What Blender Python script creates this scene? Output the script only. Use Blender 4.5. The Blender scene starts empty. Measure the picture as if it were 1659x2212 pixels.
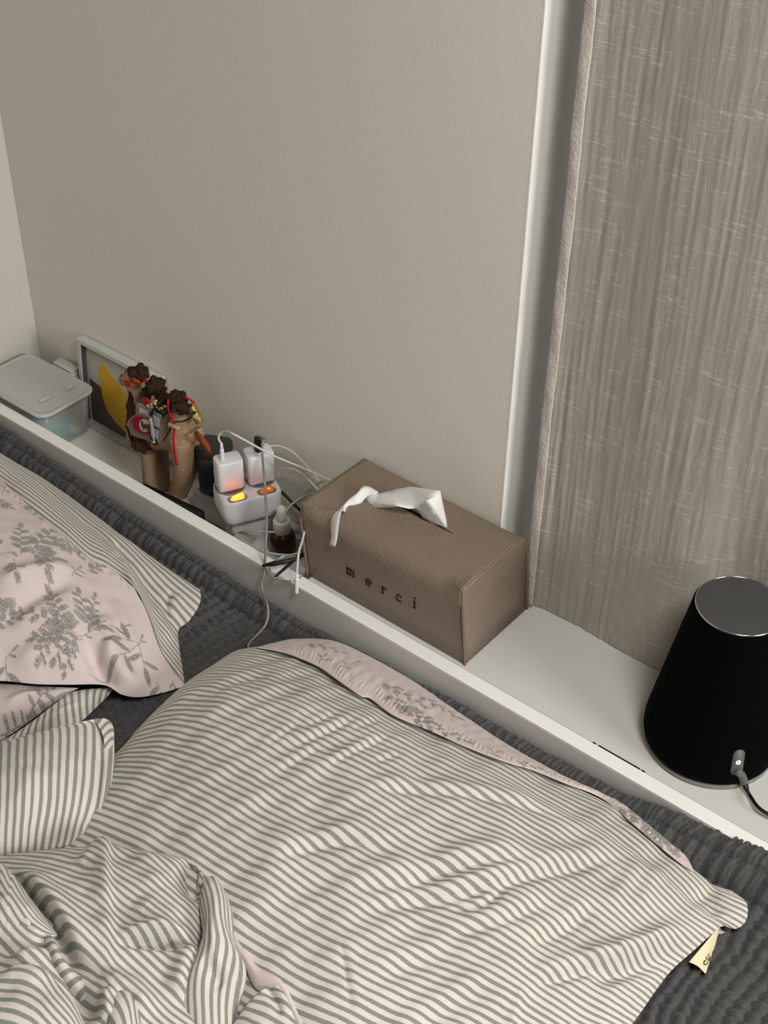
import bpy, bmesh, math, random
import numpy as np
from mathutils import Vector, Matrix

random.seed(7); RNG = np.random.RandomState(11)
SC = bpy.context.scene
COL = SC.collection

# ------------------------------------------------------------------ camera
F, CX, CY = 3000.0, 829.5, 1106.0
PITCH, ROLL, YAW = math.radians(38.65), math.radians(1.0), math.radians(38.75)
_fh = np.array([-math.sin(YAW), math.cos(YAW), 0]); _rt = np.array([math.cos(YAW), math.sin(YAW), 0]); _up = np.array([0, 0, 1.])
FW = math.cos(PITCH)*_fh - math.sin(PITCH)*_up
_u = math.sin(PITCH)*_fh + math.cos(PITCH)*_up
RT = math.cos(ROLL)*_rt + math.sin(ROLL)*_u
UP = -math.sin(ROLL)*_rt + math.cos(ROLL)*_u
def ray(u, v): return FW + RT*(u-CX)/F - UP*(v-CY)/F
_r0 = ray(1000, 1473); CAM = -_r0*(1.18/-_r0[2])
def pz(u, v, z): r = ray(u, v); return CAM + r*((z-CAM[2])/r[2])      # point of the place seen at a height / depth
def py(u, v, y): r = ray(u, v); return CAM + r*((y-CAM[1])/r[1])
def px(u, v, x): r = ray(u, v); return CAM + r*((x-CAM[0])/r[0])
def proj(P):
    d = np.asarray(P, float)-CAM; z = d@FW
    return np.stack([CX+F*(d@RT)/z, CY-F*(d@UP)/z], -1)
cd = bpy.data.cameras.new('camera'); cam = bpy.data.objects.new('camera', cd); COL.objects.link(cam)
cd.sensor_fit = 'HORIZONTAL'; cd.sensor_width = 36; cd.lens = 36*F/1659; cd.clip_start = .05; cd.clip_end = 50
mw = Matrix(((RT[0], UP[0], -FW[0], CAM[0]), (RT[1], UP[1], -FW[1], CAM[1]), (RT[2], UP[2], -FW[2], CAM[2]), (0, 0, 0, 1)))
cam.matrix_world = mw; SC.camera = cam

# ------------------------------------------------------------------ world, window light, exposure
W = bpy.data.worlds.new('world'); SC.world = W; W.use_nodes = True
bg = W.node_tree.nodes['Background']; bg.inputs[0].default_value = (1.0, .98, .94, 1); bg.inputs[1].default_value = .085
def area(name, loc, target, sx, sy, power, col):
    l = bpy.data.lights.new(name, 'AREA'); l.shape = 'RECTANGLE'; l.size = sx; l.size_y = sy; l.energy = power; l.color = col
    o = bpy.data.objects.new(name, l); COL.objects.link(o); o.location = loc
    o.rotation_euler = (Vector(target)-Vector(loc)).to_track_quat('-Z', 'Y').to_euler(); return o
area('window_daylight', (4.2, -.45, 1.75), (-.3, -.15, 0), 1.3, 1.1, 112, (1.0, .985, .955))
area('ceiling_lamp_light', (.86, -.50, 1.57), (.86, -.50, 0), .42, .42, 21, (1.0, .975, .94))
SC.view_settings.view_transform = 'Standard'; SC.view_settings.look = 'None'; SC.view_settings.gamma = 1
SC.view_settings.exposure = 0.0
try: SC.view_settings.use_curve_mapping = False
except Exception: pass

# ------------------------------------------------------------------ materials
def srgb(r, g, b):
    f = lambda c: c/12.92 if c <= .04045 else ((c+.055)/1.055)**2.4
    return (f(r/255), f(g/255), f(b/255), 1)
class NT:
    def __init__(s, name):
        s.m = bpy.data.materials.new(name); s.m.use_nodes = True; s.t = s.m.node_tree
        s.b = s.t.nodes['Principled BSDF']
    def n(s, typ, **kw):
        x = s.t.nodes.new(typ)
        for k, v in kw.items():
            if k.startswith('i_'):
                key = k[2:]; key = int(key) if key.isdigit() else key.replace('_', ' ')
                s.set(x.inputs[key], v)
            else: setattr(x, k, v)
        return x
    def set(s, inp, v):
        if isinstance(v, bpy.types.NodeSocket): s.t.links.new(v, inp)
        else: inp.default_value = v
    def math(s, op, a, b=0.0, c=0.0, clamp=False):
        x = s.t.nodes.new('ShaderNodeMath'); x.operation = op; x.use_clamp = clamp
        for i, v in enumerate((a, b, c)): s.set(x.inputs[i], v)
        return x.outputs[0]
    def mix(s, f, a, b):
        x = s.t.nodes.new('ShaderNodeMix'); x.data_type = 'RGBA'
        s.set(x.inputs[0], f); s.set(x.inputs[6], a); s.set(x.inputs[7], b); return x.outputs[2]
    def noise(s, vec, scale, detail=2, rough=.5, dist=0):
        x = s.n('ShaderNodeTexNoise', i_Scale=scale, i_Detail=detail, i_Roughness=rough, i_Distortion=dist)
        if vec is not None: s.set(x.inputs['Vector'], vec)
        return x.outputs['Fac']
    def coord(s, kind='Object'): return s.n('ShaderNodeTexCoord').outputs[kind]
    def scale(s, vec, sc, rot=(0, 0, 0)):
        x = s.n('ShaderNodeMapping'); s.set(x.inputs['Vector'], vec); x.inputs['Scale'].default_value = sc; x.inputs['Rotation'].default_value = rot
        return x.outputs[0]
    def bump(s, h, dist=.001, strength=1.0, normal=None):
        x = s.n('ShaderNodeBump', i_Strength=strength, i_Distance=dist, i_Height=h)
        if normal is not None: s.set(x.inputs['Normal'], normal)
        s.t.links.new(x.outputs[0], s.b.inputs['Normal']); return x.outputs[0]
    def ramp(s, f, lo, hi):
        x = s.n('ShaderNodeMapRange'); x.interpolation_type = 'SMOOTHSTEP'; s.set(x.inputs[0], f)
        x.inputs[1].default_value = lo; x.inputs[2].default_value = hi; return x.outputs[0]
    def out(s, color=None, rough=.6, spec=.4, metal=0, **kw):
        if color is not None: s.set(s.b.inputs['Base Color'], color)
        s.set(s.b.inputs['Roughness'], rough); s.b.inputs['Specular IOR Level'].default_value = spec; s.b.inputs['Metallic'].default_value = metal
        for k, v in kw.items(): s.set(s.b.inputs[k.replace('_', ' ')], v)
        return s.m
def plain(name, col, rough=.5, spec=.4, metal=0, vary=.04, nscale=60, bump=0, **kw):
    t = NT(name); nz = t.noise(t.coord(), nscale, 3)
    dark = tuple(c*(1-vary*2) for c in col[:3])+(1,); lite = tuple(min(1, c*(1+vary*2)) for c in col[:3])+(1,)
    c = t.mix(nz, dark, lite)
    if bump: t.bump(nz, bump)
    return t.out(c, rough, spec, metal, **kw)

def wall_mat(name, col):
    t = NT(name); c = t.coord()
    a = t.noise(t.scale(c, (900, 900, 90), (0, .7, .3)), 1, 2); b = t.noise(t.scale(c, (90, 90, 900), (.4, .6, 0)), 1, 2)
    h = t.math('ADD', a, b); big = t.noise(c, 3, 2)
    dk = tuple(x*.95 for x in col[:3])+(1,); lt = tuple(x*1.04 for x in col[:3])+(1,)
    t.bump(h, .0006, .35)
    return t.out(t.mix(t.math('ADD', t.math('MULTIPLY', h, .3), t.math('MULTIPLY', big, .4)), dk, lt), .85, .15)
def stripe_mat(name, pitch=.0125, duty=.42, base=(214, 208, 199), grey=(132, 134, 126), shift=0.0):
    t = NT(name); uv = t.n('ShaderNodeUVMap').outputs[0]
    sep = t.n('ShaderNodeSeparateXYZ'); t.set(sep.inputs[0], uv)
    w1 = t.noise(t.scale(uv, (60, 25, 1)), 1, 2); w2 = t.noise(t.scale(uv, (900, 500, 1)), 1, 1)
    v = t.math('ADD', sep.outputs[1], t.math('MULTIPLY', t.math('SUBTRACT', w1, .5), 0.0012))
    v = t.math('ADD', v, t.math('MULTIPLY', t.math('SUBTRACT', w2, .5), .0008))
    fr = t.math('FRACT', t.math('ADD', t.math('DIVIDE', v, pitch), 100+shift))
    d = t.math('ABSOLUTE', t.math('SUBTRACT', fr, .5))
    wv = t.math('MULTIPLY', t.math('SUBTRACT', t.noise(t.scale(uv, (3, 1/pitch*.9, 1)), 1, 1), .5), .22)
    s = t.math('SUBTRACT', 1.0, t.ramp(t.math('ADD', d, wv), duty/2-.05, duty/2+.05))
    heather = t.noise(t.scale(uv, (700, 2600, 1)), 1, 2); heather = t.ramp(heather, .3, .7)
    fleck = t.ramp(t.noise(t.scale(uv, (1500, 260, 1)), 1, 1), .66, .74)
    g = srgb(*grey); gd = tuple(x*.72 for x in g[:3])+(1,); gl = tuple(min(1, x*1.35) for x in g[:3])+(1,)
    gcol = t.mix(heather, gd, gl); gcol = t.mix(t.math('MULTIPLY', fleck, .55), gcol, srgb(*base))
    weave = t.noise(t.scale(uv, (2400, 2400, 1)), 1, 1)
    t.bump(weave, .0002, .3)
    sh = t.noise(uv, 14, 2)
    b0 = srgb(*base); b1 = srgb(base[0]-5, base[1]-8, base[2]-8)
    return t.out(t.mix(s, t.mix(sh, b0, b1), gcol), .9, .1, 0, Sheen_Weight=.15)
def floral_mat(name):
    t = NT(name); at = t.n('ShaderNodeAttribute', attribute_name='print').outputs['Fac']
    uv = t.n('ShaderNodeUVMap').outputs[0]
    n1 = t.ramp(t.noise(t.scale(uv, (700, 700, 1)), 1, 3), .38, .62)
    n2 = t.noise(t.scale(uv, (2400, 2400, 1)), 1, 1); t.bump(n2, .0002, .3)
    g = t.mix(n1, srgb(92, 95, 91), srgb(168, 163, 156))
    return t.out(t.mix(at, t.mix(t.noise(uv, 20, 2), srgb(206, 191, 187), srgb(215, 201, 197)), g), .9, .1, 0, Sheen_Weight=.15)
def quilt_mat(name):
    t = NT(name); c = t.coord()
    n = t.noise(t.scale(c, (700, 700, 700)), 1, 2); n2 = t.noise(c, 240, 2)
    t.bump(t.math('ADD', n, n2), .0006, .5)
    return t.out(t.mix(n2, srgb(56, 56, 56), srgb(84, 84, 82)), .75, .25, 0, Sheen_Weight=.2)
def leather_mat(name):
    t = NT(name); c = t.coord()
    vor = t.n('ShaderNodeTexVoronoi', i_Scale=330.0); t.set(vor.inputs['Vector'], c)
    n = t.noise(c, 500, 2); h = t.math('ADD', vor.outputs['Distance'], t.math('MULTIPLY', n, .6))
    t.bump(h, .0014, .5)
    return t.out(t.mix(t.noise(c, 30, 3), srgb(122, 107, 92), srgb(134, 118, 102)), .42, .5)
def curtain_mat(name):
    t = NT(name); uv = t.n('ShaderNodeUVMap').outputs[0]
    st = t.noise(t.scale(uv, (190, 16, 1)), 1, 4, .6, 1.2); st2 = t.noise(t.scale(uv, (520, 60, 1)), 1, 3, .6, .8)
    sl = t.noise(t.scale(uv, (40, 340, 1)), 1, 3, .6, .5); patch = t.noise(t.scale(uv, (22, 30, 1)), 1, 3)
    hs = t.math('MULTIPLY', t.ramp(sl, .5, .68), t.ramp(patch, .44, .6))
    vs = t.ramp(st, .52, .75)
    weave = t.noise(t.scale(uv, (2200, 2200, 1)), 1, 1)
    h = t.math('ADD', t.math('ADD', t.math('MULTIPLY', st, 1.6), t.math('MULTIPLY', st2, .6)), t.math('ADD', t.math('MULTIPLY', hs, .35), t.math('MULTIPLY', weave, .25)))
    t.bump(h, .0010, .45)
    c = t.mix(vs, srgb(168, 163, 151), srgb(188, 183, 172))
    c = t.mix(t.math('MULTIPLY', hs, .6), c, srgb(214, 210, 200))
    c = t.mix(t.math('MULTIPLY', weave, .3), c, srgb(146, 140, 129))
    return t.out(c, .9, .1, 0, Sheen_Weight=.1)

M = dict(
    wall=wall_mat('wallpaper_warm_grey', srgb(230, 225, 214)),
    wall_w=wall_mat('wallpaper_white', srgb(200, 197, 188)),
    white=plain('white_laminate', srgb(204, 203, 198), .35, .4, vary=.01), edge=plain('white_laminate_lit', srgb(240, 239, 234), .4, .4, vary=.01), wret=wall_mat('wallpaper_bright_white', srgb(243, 242, 235)),  # edge: the same laminate made lighter, painting in the light on it
    floor=plain('floor_oak', srgb(150, 120, 90), .5),
    quilt=quilt_mat('charcoal_quilt_cotton'),
    stripeA=stripe_mat('striped_cotton_big', .0090, .43),
    stripeB=stripe_mat('striped_cotton_small', .0094, .44),
    stripeC=stripe_mat('striped_cotton_side', .0112, .44),
    floral=floral_mat('pink_floral_cotton'),
    leather=leather_mat('taupe_leather'),
    leather_edge=plain('leather_cut_edge', srgb(120, 98, 82), .7),
    ink=plain('black_ink', srgb(22, 19, 17), .6),
    slot=plain('slot_shade', srgb(20, 16, 14), .9),  # shade inside the slots put into the colour
    tissue=plain('tissue_paper', srgb(232, 231, 227), .95, .05, vary=.01, nscale=300, bump=.0003),
    curtain=curtain_mat('crinkled_gauze'),
    hem=plain('curtain_hem_cotton', srgb(200, 192, 182), .9, .1, nscale=260, bump=.0012),
    blackfab=plain('black_speaker_mesh', srgb(4, 6, 7), .95, .04, vary=.1, nscale=1500),
    blackgloss=plain('black_plastic', srgb(16, 16, 17), .3, .4),
    greyplate=plain('dark_grey_plate', srgb(66, 66, 65), .5, .4),
    chrome=plain('polished_metal', srgb(215, 213, 208), .14, .5, 1.0, vary=.01),
    midgrey=plain('mid_grey_plastic', srgb(94, 93, 92), .5),
    basegrey=plain('warm_grey_rubber', srgb(120, 117, 108), .6),
    wplastic=plain('white_plastic', srgb(222, 222, 224), .32, .5, vary=.01),
    wplastic2=plain('offwhite_plastic', srgb(206, 206, 202), .4, .45, vary=.01),
    socket=plain('grey_socket_plastic', srgb(128, 126, 126), .5),
    cablew=plain('white_cable', srgb(198, 198, 188), .45, .4, vary=.02),
    cableg=plain('grey_cable', srgb(132, 131, 126), .4, .4, vary=.02),
    cablek=plain('black_cable', srgb(10, 10, 14), .45, .4),
    darkgrey=plain('charcoal_plastic', srgb(58, 61, 62), .42, .4),
    amber=None, white_led=None,
    felt=plain('camel_felt', srgb(168, 140, 112), .95, .1, vary=.12, nscale=420, bump=.0009),
    hair=plain('dark_brown_wool', srgb(58, 42, 32), .95, .1, vary=.3, nscale=500, bump=.002),
    rust=plain('rust_felt', srgb(142, 72, 40), .85, .15, vary=.08, nscale=300),
    redcord=plain('red_cord', srgb(196, 22, 26), .7, .2),
    saddle=plain('black_brocade', srgb(26, 22, 20), .55, .4),
    gold=plain('gold_trim', srgb(150, 136, 66), .4, .5, .6, vary=.3, nscale=700),
    pinkbead=plain('pink_bead', srgb(206, 158, 138), .5),
    wood=plain('pale_wood', srgb(196, 158, 112), .6),
    clothgrey=plain('grey_cloth', srgb(132, 116, 110), .9, .1, vary=.1, nscale=700),
    clothred=plain('red_cloth', srgb(158, 28, 46), .9, .1, vary=.08, nscale=700),
    paper=plain('white_card', srgb(214, 213, 214), .8, .2, vary=.01),
    papergrey=plain('grey_card', srgb(150, 149, 146), .7, .2),
    maroon=plain('maroon_print', srgb(96, 40, 44), .8),
    frame=plain('white_frame_lacquer', srgb(196, 197, 192), .35, .45, vary=.01),
    framegrey=plain('frame_rebate_grey', srgb(70, 68, 74), .5),
    mat_cream=plain('print_cream', srgb(186, 181, 168), .6, .3, vary=.02),
    mat_white=plain('print_white', srgb(198, 196, 190), .6, .3, vary=.01),
    print_yellow=plain('print_yellow', srgb(212, 164, 44), .6, .3, vary=.03),
    print_brown=plain('print_brown', srgb(92, 76, 68), .6, .3, vary=.03),
    teal=plain('teal_plastic', srgb(40, 196, 186), .4, .4, vary=.05),
    tag=plain('cream_tag', srgb(224, 214, 176), .8, .2, vary=.02),
    rubber=plain('dropper_rubber', srgb(210, 208, 200), .6, .3, vary=.01),
    frosted=None, lens=None, brownglass=None,
)
t = NT('amber_neon'); M['amber'] = t.out(srgb(255, 120, 30), .2, .5, 0, Emission_Color=(1, .16, .015, 1), Emission_Strength=5)
t = NT('amber_neon_dim'); M['amber2'] = t.out(srgb(190, 80, 14), .2, .5, 0, Emission_Color=(1, .2, .02, 1), Emission_Strength=.32)
t = NT('neon_bulb'); M['bulb'] = t.out(srgb(255, 200, 60), .3, .5, 0, Emission_Color=(1, .5, .03, 1), Emission_Strength=3.5)
t = NT('white_led'); M['white_led'] = t.out((1, 1, 1, 1), .3, .5, 0, Emission_Color=(.9, .92, 1, 1), Emission_Strength=1.6)
t = NT('frosted_plastic'); M['frosted'] = t.out(t.mix(t.noise(t.coord(), 200, 2), srgb(222, 222, 218), srgb(234, 234, 231)), .22, .4, 0, Alpha=.30)
t = NT('frosted_lid'); M['frostlid'] = t.out(t.mix(t.noise(t.coord(), 120, 2), srgb(196, 195, 189), srgb(208, 207, 202)), .4, .4, 0, Transmission_Weight=.12, IOR=1.2)
t = NT('clear_lens'); M['lens'] = t.out((.8, .82, .84, 1), .03, .6, 0, Alpha=.10)
t = NT('brown_glass'); M['brownglass'] = t.out(t.mix(t.noise(t.coord(), 60, 2), srgb(50, 20, 12), srgb(66, 28, 16)), .22, .5, 0, Transmission_Weight=.12, IOR=1.45)

# ------------------------------------------------------------------ scene helpers
def origin(o):
    v = np.zeros(3)
    while o is not None: v = v+np.array(o.location); o = o.parent
    return v
def tag(o, label=None, cat=None, group=None, kind=None):
    if label: o['label'] = label
    if cat: o['category'] = cat
    if group: o['group'] = group
    if kind: o['kind'] = kind
    return o
def thing(name, label, cat, loc, group=None):
    o = bpy.data.objects.new(name, None); COL.objects.link(o); o.location = tuple(float(c) for c in loc); o.empty_display_size = .02
    return tag(o, label, cat, group)
def mesh(name, V, Fc, mat, parent=None, smooth=True, at=None, uv=None, label=None, attr=None):
    """V in world coordinates; the object sits under its parent's (or own) base point"""
    V = np.asarray(V, float).reshape(-1, 3)
    o0 = origin(parent) if parent is not None else np.asarray(at if at is not None else (0, 0, 0), float)
    me = bpy.data.meshes.new(name); Vl = V-o0
    if isinstance(Fc, np.ndarray) and Fc.ndim == 2:
        n, k = Fc.shape
        me.vertices.add(len(Vl)); me.vertices.foreach_set('co', Vl.astype(np.float32).ravel())
        me.loops.add(n*k); me.loops.foreach_set('vertex_index', Fc.astype(np.int32).ravel())
        me.polygons.add(n); me.polygons.foreach_set('loop_start', np.arange(0, n*k, k, dtype=np.int32))
        me.update(calc_edges=True)
    else:
        me.from_pydata(Vl.tolist(), [], [list(map(int, f)) for f in Fc])
    if uv is not None:
        l = me.uv_layers.new(name='UVMap'); vi = np.empty(len(me.loops), np.int32); me.loops.foreach_get('vertex_index', vi)
        l.data.foreach_set('uv', np.asarray(uv, np.float32).reshape(-1, 2)[vi].ravel())
    if attr is not None:
        a = me.attributes.new('print', 'FLOAT', 'POINT'); a.data.foreach_set('value', np.asarray(attr, np.float32).ravel())
    me.validate(); me.update()
    if smooth: me.polygons.foreach_set('use_smooth', [True]*len(me.polygons))
    me.materials.append(mat)
    o = bpy.data.objects.new(name, me); COL.objects.link(o)
    if parent is not None: o.parent = parent
    else: o.location = tuple(float(c) for c in o0)
    if label: o['label'] = label
    return o
def bm_arrays(bm):
    bm.verts.ensure_lookup_table(); bm.verts.index_update()
    V = np.array([v.co[:] for v in bm.verts]); Fc = [[v.index for v in f.verts] for f in bm.faces]; bm.free(); return V, Fc
def boxv(lo, hi, bev=0, seg=2):
    bm = bmesh.new(); bmesh.ops.create_cube(bm, size=1)
    lo = np.array(lo, float); hi = np.array(hi, float)
    for v in bm.verts: v.co = Vector(((lo+hi)/2+np.array(v.co[:])*(hi-lo)).tolist())
    if bev: bmesh.ops.bevel(bm, geom=list(bm.edges), offset=bev, segments=seg, profile=.5, affect='EDGES')
    return bm_arrays(bm)
def xf(V, R=None, T=(0, 0, 0)):
    V = np.asarray(V, float)
    if R is not None: V = V@np.asarray(R).T
    return V+np.asarray(T, float)
def rotz(a): c, s = math.cos(a), math.sin(a); return np.array([[c, -s, 0], [s, c, 0], [0, 0, 1]])
def rotx(a): c, s = math.cos(a), math.sin(a); return np.array([[1, 0, 0], [0, c, -s], [0, s, c]])
def roty(a): c, s = math.cos(a), math.sin(a); return np.array([[c, 0, s], [0, 1, 0], [-s, 0, c]])
def join(*parts):
    V = []; Fs = []; n = 0
    for v, f in parts:
        V.append(np.asarray(v).reshape(-1, 3)); Fs += [[i+n for i in q] for q in f]; n += len(V[-1])
    return np.vstack(V), Fs
def catmull(P, n, closed=False):
    P = np.asarray(P, float)
    if len(P) < 3 and not closed:
        t = np.linspace(0, 1, n)[:, None]; return P[0]*(1-t)+P[-1]*t
    Q = np.vstack([P[-1], P, P[0], P[1]]) if closed else np.vstack([2*P[0]-P[1], P, 2*P[-1]-P[-2]])
    out = []
    for i in range(len(Q)-3):
        p0, p1, p2, p3 = Q[i:i+4]; t = np.linspace(0, 1, 16, endpoint=False)[:, None]
        out.append(.5*((2*p1)+(-p0+p2)*t+(2*p0-5*p1+4*p2-p3)*t**2+(-p0+3*p1-3*p2+p3)*t**3))
    out = np.vstack(out)
    if not closed: out = np.vstack([out, P[-1]])
    else: out = np.vstack([out, out[0]])
    L = np.r_[0, np.cumsum(np.linalg.norm(np.diff(out, axis=0), axis=1))]
    s = np.linspace(0, L[-1], n+1 if closed else n)
    R = np.stack([np.interp(s, L, out[:, k]) for k in range(out.shape[1])], -1)
    return R[:-1] if closed else R
def tube(P, r, n=60, seg=10, smooth=True, caps=True):
    C = catmull(P, n) if smooth else np.asarray(P, float); n = len(C)
    rr = np.full(n, r) if np.isscalar(r) else np.interp(np.linspace(0, 1, n), np.linspace(0, 1, len(r)), r)
    T = np.gradient(C, axis=0); T /= np.linalg.norm(T, axis=1)[:, None]+1e-12
    a = np.array([0, 0, 1.]) if abs(T[0][2]) < .9 else np.array([1., 0, 0])
    N = np.cross(T[0], a); N /= np.linalg.norm(N); V = []
    for i in range(n):
        N = N-T[i]*(N@T[i]); N /= np.linalg.norm(N); B = np.cross(T[i], N)
        for k in range(seg):
            th = 2*math.pi*k/seg; V.append(C[i]+rr[i]*(math.cos(th)*N+math.sin(th)*B))
    Fs = [[i*seg+k, i*seg+(k+1) % seg, (i+1)*seg+(k+1) % seg, (i+1)*seg+k] for i in range(n-1) for k in range(seg)]
    if caps: Fs += [list(range(seg))[::-1], list(range((n-1)*seg, n*seg))]
    return np.array(V), Fs
def lathe(prof, c, seg=48, sx=1, sy=1):
    V = []; n = len(prof)
    for r, z in prof:
        for k in range(seg):
            a = 2*math.pi*k/seg; V.append((c[0]+r*sx*math.cos(a), c[1]+r*sy*math.sin(a), c[2]+z))
    Fs = [[i*seg+k, i*seg+(k+1) % seg, (i+1)*seg+(k+1) % seg, (i+1)*seg+k] for i in range(n-1) for k in range(seg)]
    if prof[0][0] > 1e-6: Fs.append(list(range(seg))[::-1])
    if prof[-1][0] > 1e-6: Fs.append(list(range((n-1)*seg, n*seg)))
    return np.array(V), Fs
def rrect(w, d, r, n=6):
    out = []
    for cx, cy, a0 in ((w/2-r, d/2-r, 0), (-w/2+r, d/2-r, 90), (-w/2+r, -d/2+r, 180), (w/2-r, -d/2+r, 270)):
        for k in range(n+1):
            a = math.radians(a0+90*k/n); out.append((cx+r*math.cos(a), cy+r*math.sin(a)))
    return np.array(out)
def loft(rings):
    n = len(rings[0]); V = np.vstack(rings)
    Fs = [[i*n+k, i*n+(k+1) % n, (i+1)*n+(k+1) % n, (i+1)*n+k] for i in range(len(rings)-1) for k in range(n)]
    Fs += [list(range(n))[::-1], list(range((len(rings)-1)*n, len(rings)*n))]
    return V, Fs
def rbox(w, d, h, r, bev=.002):
    """upright box with rounded corners and softened rims, base centre at 0"""
    R = []
    for ins, z in ((bev, 0), (bev*.3, bev*.3), (0, bev), (0, h-bev), (bev*.3, h-bev*.3), (bev, h)):
        q = rrect(w-2*ins, d-2*ins, max(r-ins, .0004)); R.append(np.c_[q, np.full(len(q), z)])
    return loft(R)
def prism(poly, fn, th, nrm):
    """flat outline -> slab: fn maps 2D to 3D, nrm is the thickness direction"""
    P = np.array([fn(*p) for p in poly]); n = len(P); Q = P+np.asarray(nrm)*th
    return np.vstack([P, Q]), [list(range(n))[::-1], list(range(n, 2*n))]+[[i, (i+1) % n, n+(i+1) % n, n+i] for i in range(n)]
def ribbon2d(pts, w, closed=False):
    """stroke of width w (scalar or list) -> list of quads in 2D"""
    P = np.asarray(pts, float); n = len(P); ww = np.full(n, w) if np.isscalar(w) else np.asarray(w, float)
    T = np.gradient(P, axis=0); T /= np.linalg.norm(T, axis=1)[:, None]; N = np.c_[-T[:, 1], T[:, 0]]
    return P+N*ww[:, None]/2, P-N*ww[:, None]/2
def strokes(strk, fn, th, nrm):
    parts = []
    for pts, w in strk:
        A, B = ribbon2d(pts, w*1.18); parts.append(prism(list(A)+list(B[::-1]), fn, th, nrm)) if len(pts) == 2 else None
        if len(pts) > 2:
            for i in range(len(A)-1): parts.append(prism([A[i], A[i+1], B[i+1], B[i]], fn, th, nrm))
    return join(*parts)
def solidify(o, th, off=-1):
    m = o.modifiers.new('thickness', 'SOLIDIFY'); m.thickness = th; m.offset = off; return o
def remeshed(parts, voxel, smooth=3, jitter=0, seed=1):
    V, Fc = join(*parts); me = bpy.data.meshes.new('tmp'); me.from_pydata(V.tolist(), [], Fc); o = bpy.data.objects.new('tmp', me); COL.objects.link(o)
    m = o.modifiers.new('r', 'REMESH'); m.mode = 'VOXEL'; m.voxel_size = voxel
    s = o.modifiers.new('s', 'SMOOTH'); s.iterations = smooth; s.factor = .5
    dg = bpy.context.evaluated_depsgraph_get(); e = o.evaluated_get(dg); m2 = e.to_mesh()
    V2 = np.array([v.co[:] for v in m2.vertices]); F2 = [list(p.vertices) for p in m2.polygons]
    e.to_mesh_clear(); bpy.data.objects.remove(o); bpy.data.meshes.remove(me)
    if jitter:
        r = np.random.RandomState(seed); D = np.zeros_like(V2)
        for k in range(14):
            q = r.randn(3)*260; D += np.sin(V2@q+r.rand()*6.28)[:, None]*r.randn(3)
        V2 = V2+D*jitter/4
    return V2, F2
def ball(c, r, sub=2):
    bm = bmesh.new(); bmesh.ops.create_icosphere(bm, subdivisions=sub, radius=1)
    V, Fc = bm_arrays(bm); return V*np.asarray(r)+np.asarray(c), Fc

# ------------------------------------------------------------------ cloth helpers
def fbm(x, y, freq, seed, n=10):
    r = np.random.RandomState(seed); h = np.zeros(np.broadcast(x, y).shape)
    for k in range(n):
        a = r.rand()*math.pi*2; f = freq*(0.5+1.2*r.rand()); h += np.sin((x*math.cos(a)+y*math.sin(a))*f*2*math.pi+r.rand()*6.28)*r.uniform(.5, 1)
    return h/math.sqrt(n)
def coons(top, bottom, left, right, nu, nv):
    T, B, L, R = catmull(top, nu), catmull(bottom, nu), catmull(left, nv), catmull(right, nv)
    s = np.linspace(0, 1, nu)[None, :, None]; t = np.linspace(0, 1, nv)[:, None, None]
    P00, P10, P01, P11 = T[0], T[-1], B[0], B[-1]
    G = (1-t)*T[None]+t*B[None]+(1-s)*L[:, None]+s*R[:, None]-((1-s)*(1-t)*P00+s*(1-t)*P10+(1-s)*t*P01+s*t*P11)
    return G
def gridfaces(nv, nu):
    i = np.arange(nv-1)[:, None]*nu+np.arange(nu-1)[None]
    return np.stack([i, i+nu, i+nu+1, i+1], -1).reshape(-1, 4)
def pdist(G, P):
    """distance, signed side and parameter of grid points to polyline P (xy)"""
    X = G[..., 0]; Y = G[..., 1]; best = np.full(X.shape, 1e9); sg = np.zeros(X.shape); tt = np.zeros(X.shape)
    L = np.r_[0, np.cumsum(np.linalg.norm(np.diff(P[:, :2], axis=0), axis=1))]
    for k in range(len(P)-1):
        a, b = P[k, :2], P[k+1, :2]; d = b-a; l2 = d@d+1e-12
        u = np.clip(((X-a[0])*d[0]+(Y-a[1])*d[1])/l2, 0, 1); dx = X-a[0]-u*d[0]; dy = Y-a[1]-u*d[1]
        D = np.hypot(dx, dy); m = D < best
        best[m] = D[m]; sg[m] = np.sign(d[0]*dy-d[1]*dx)[m]; tt[m] = ((L[k]+u*(L[k+1]-L[k]))/L[-1])[m]
    return best, sg, tt
def ridge(G, pts, amp, w1, w2=None, z=.03, kind='ridge', taper=.3):
    """raise a fold along a line of image points; w1 towards the far side, w2 towards the near side"""
    P = catmull([pz(u, v, z) for u, v in pts], 24); d, sg, t = pdist(G, P); w2 = w2 or w1
    w = np.where(sg > 0, w1, w2); tp = np.clip(np.minimum(t, 1-t)/taper, 0, 1); tp = tp*tp*(3-2*tp)
    if kind == 'ridge': return amp*tp*np.exp(-(d/w)**2)
    return amp*tp*sg*(d/w)*np.exp(-(d/w)**2)*2.3
def arcuv(G, flip=False):
    du = np.linalg.norm(np.diff(G, axis=1), axis=2); dv = np.linalg.norm(np.diff(G, axis=0), axis=2)
    U = np.c_[np.zeros(G.shape[0]), np.cumsum(du, 1)]; V = np.vstack([np.zeros(G.shape[1]), np.cumsum(dv, 0)])
    return np.stack([U, V], -1)
def pxpath(pts): return [pz(u, v, z) if abs(z) < .5 else on_pillow(u, v, z-1) for u, v, z in pts]   # z above .5: that much minus 1 m over the big pillow
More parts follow.
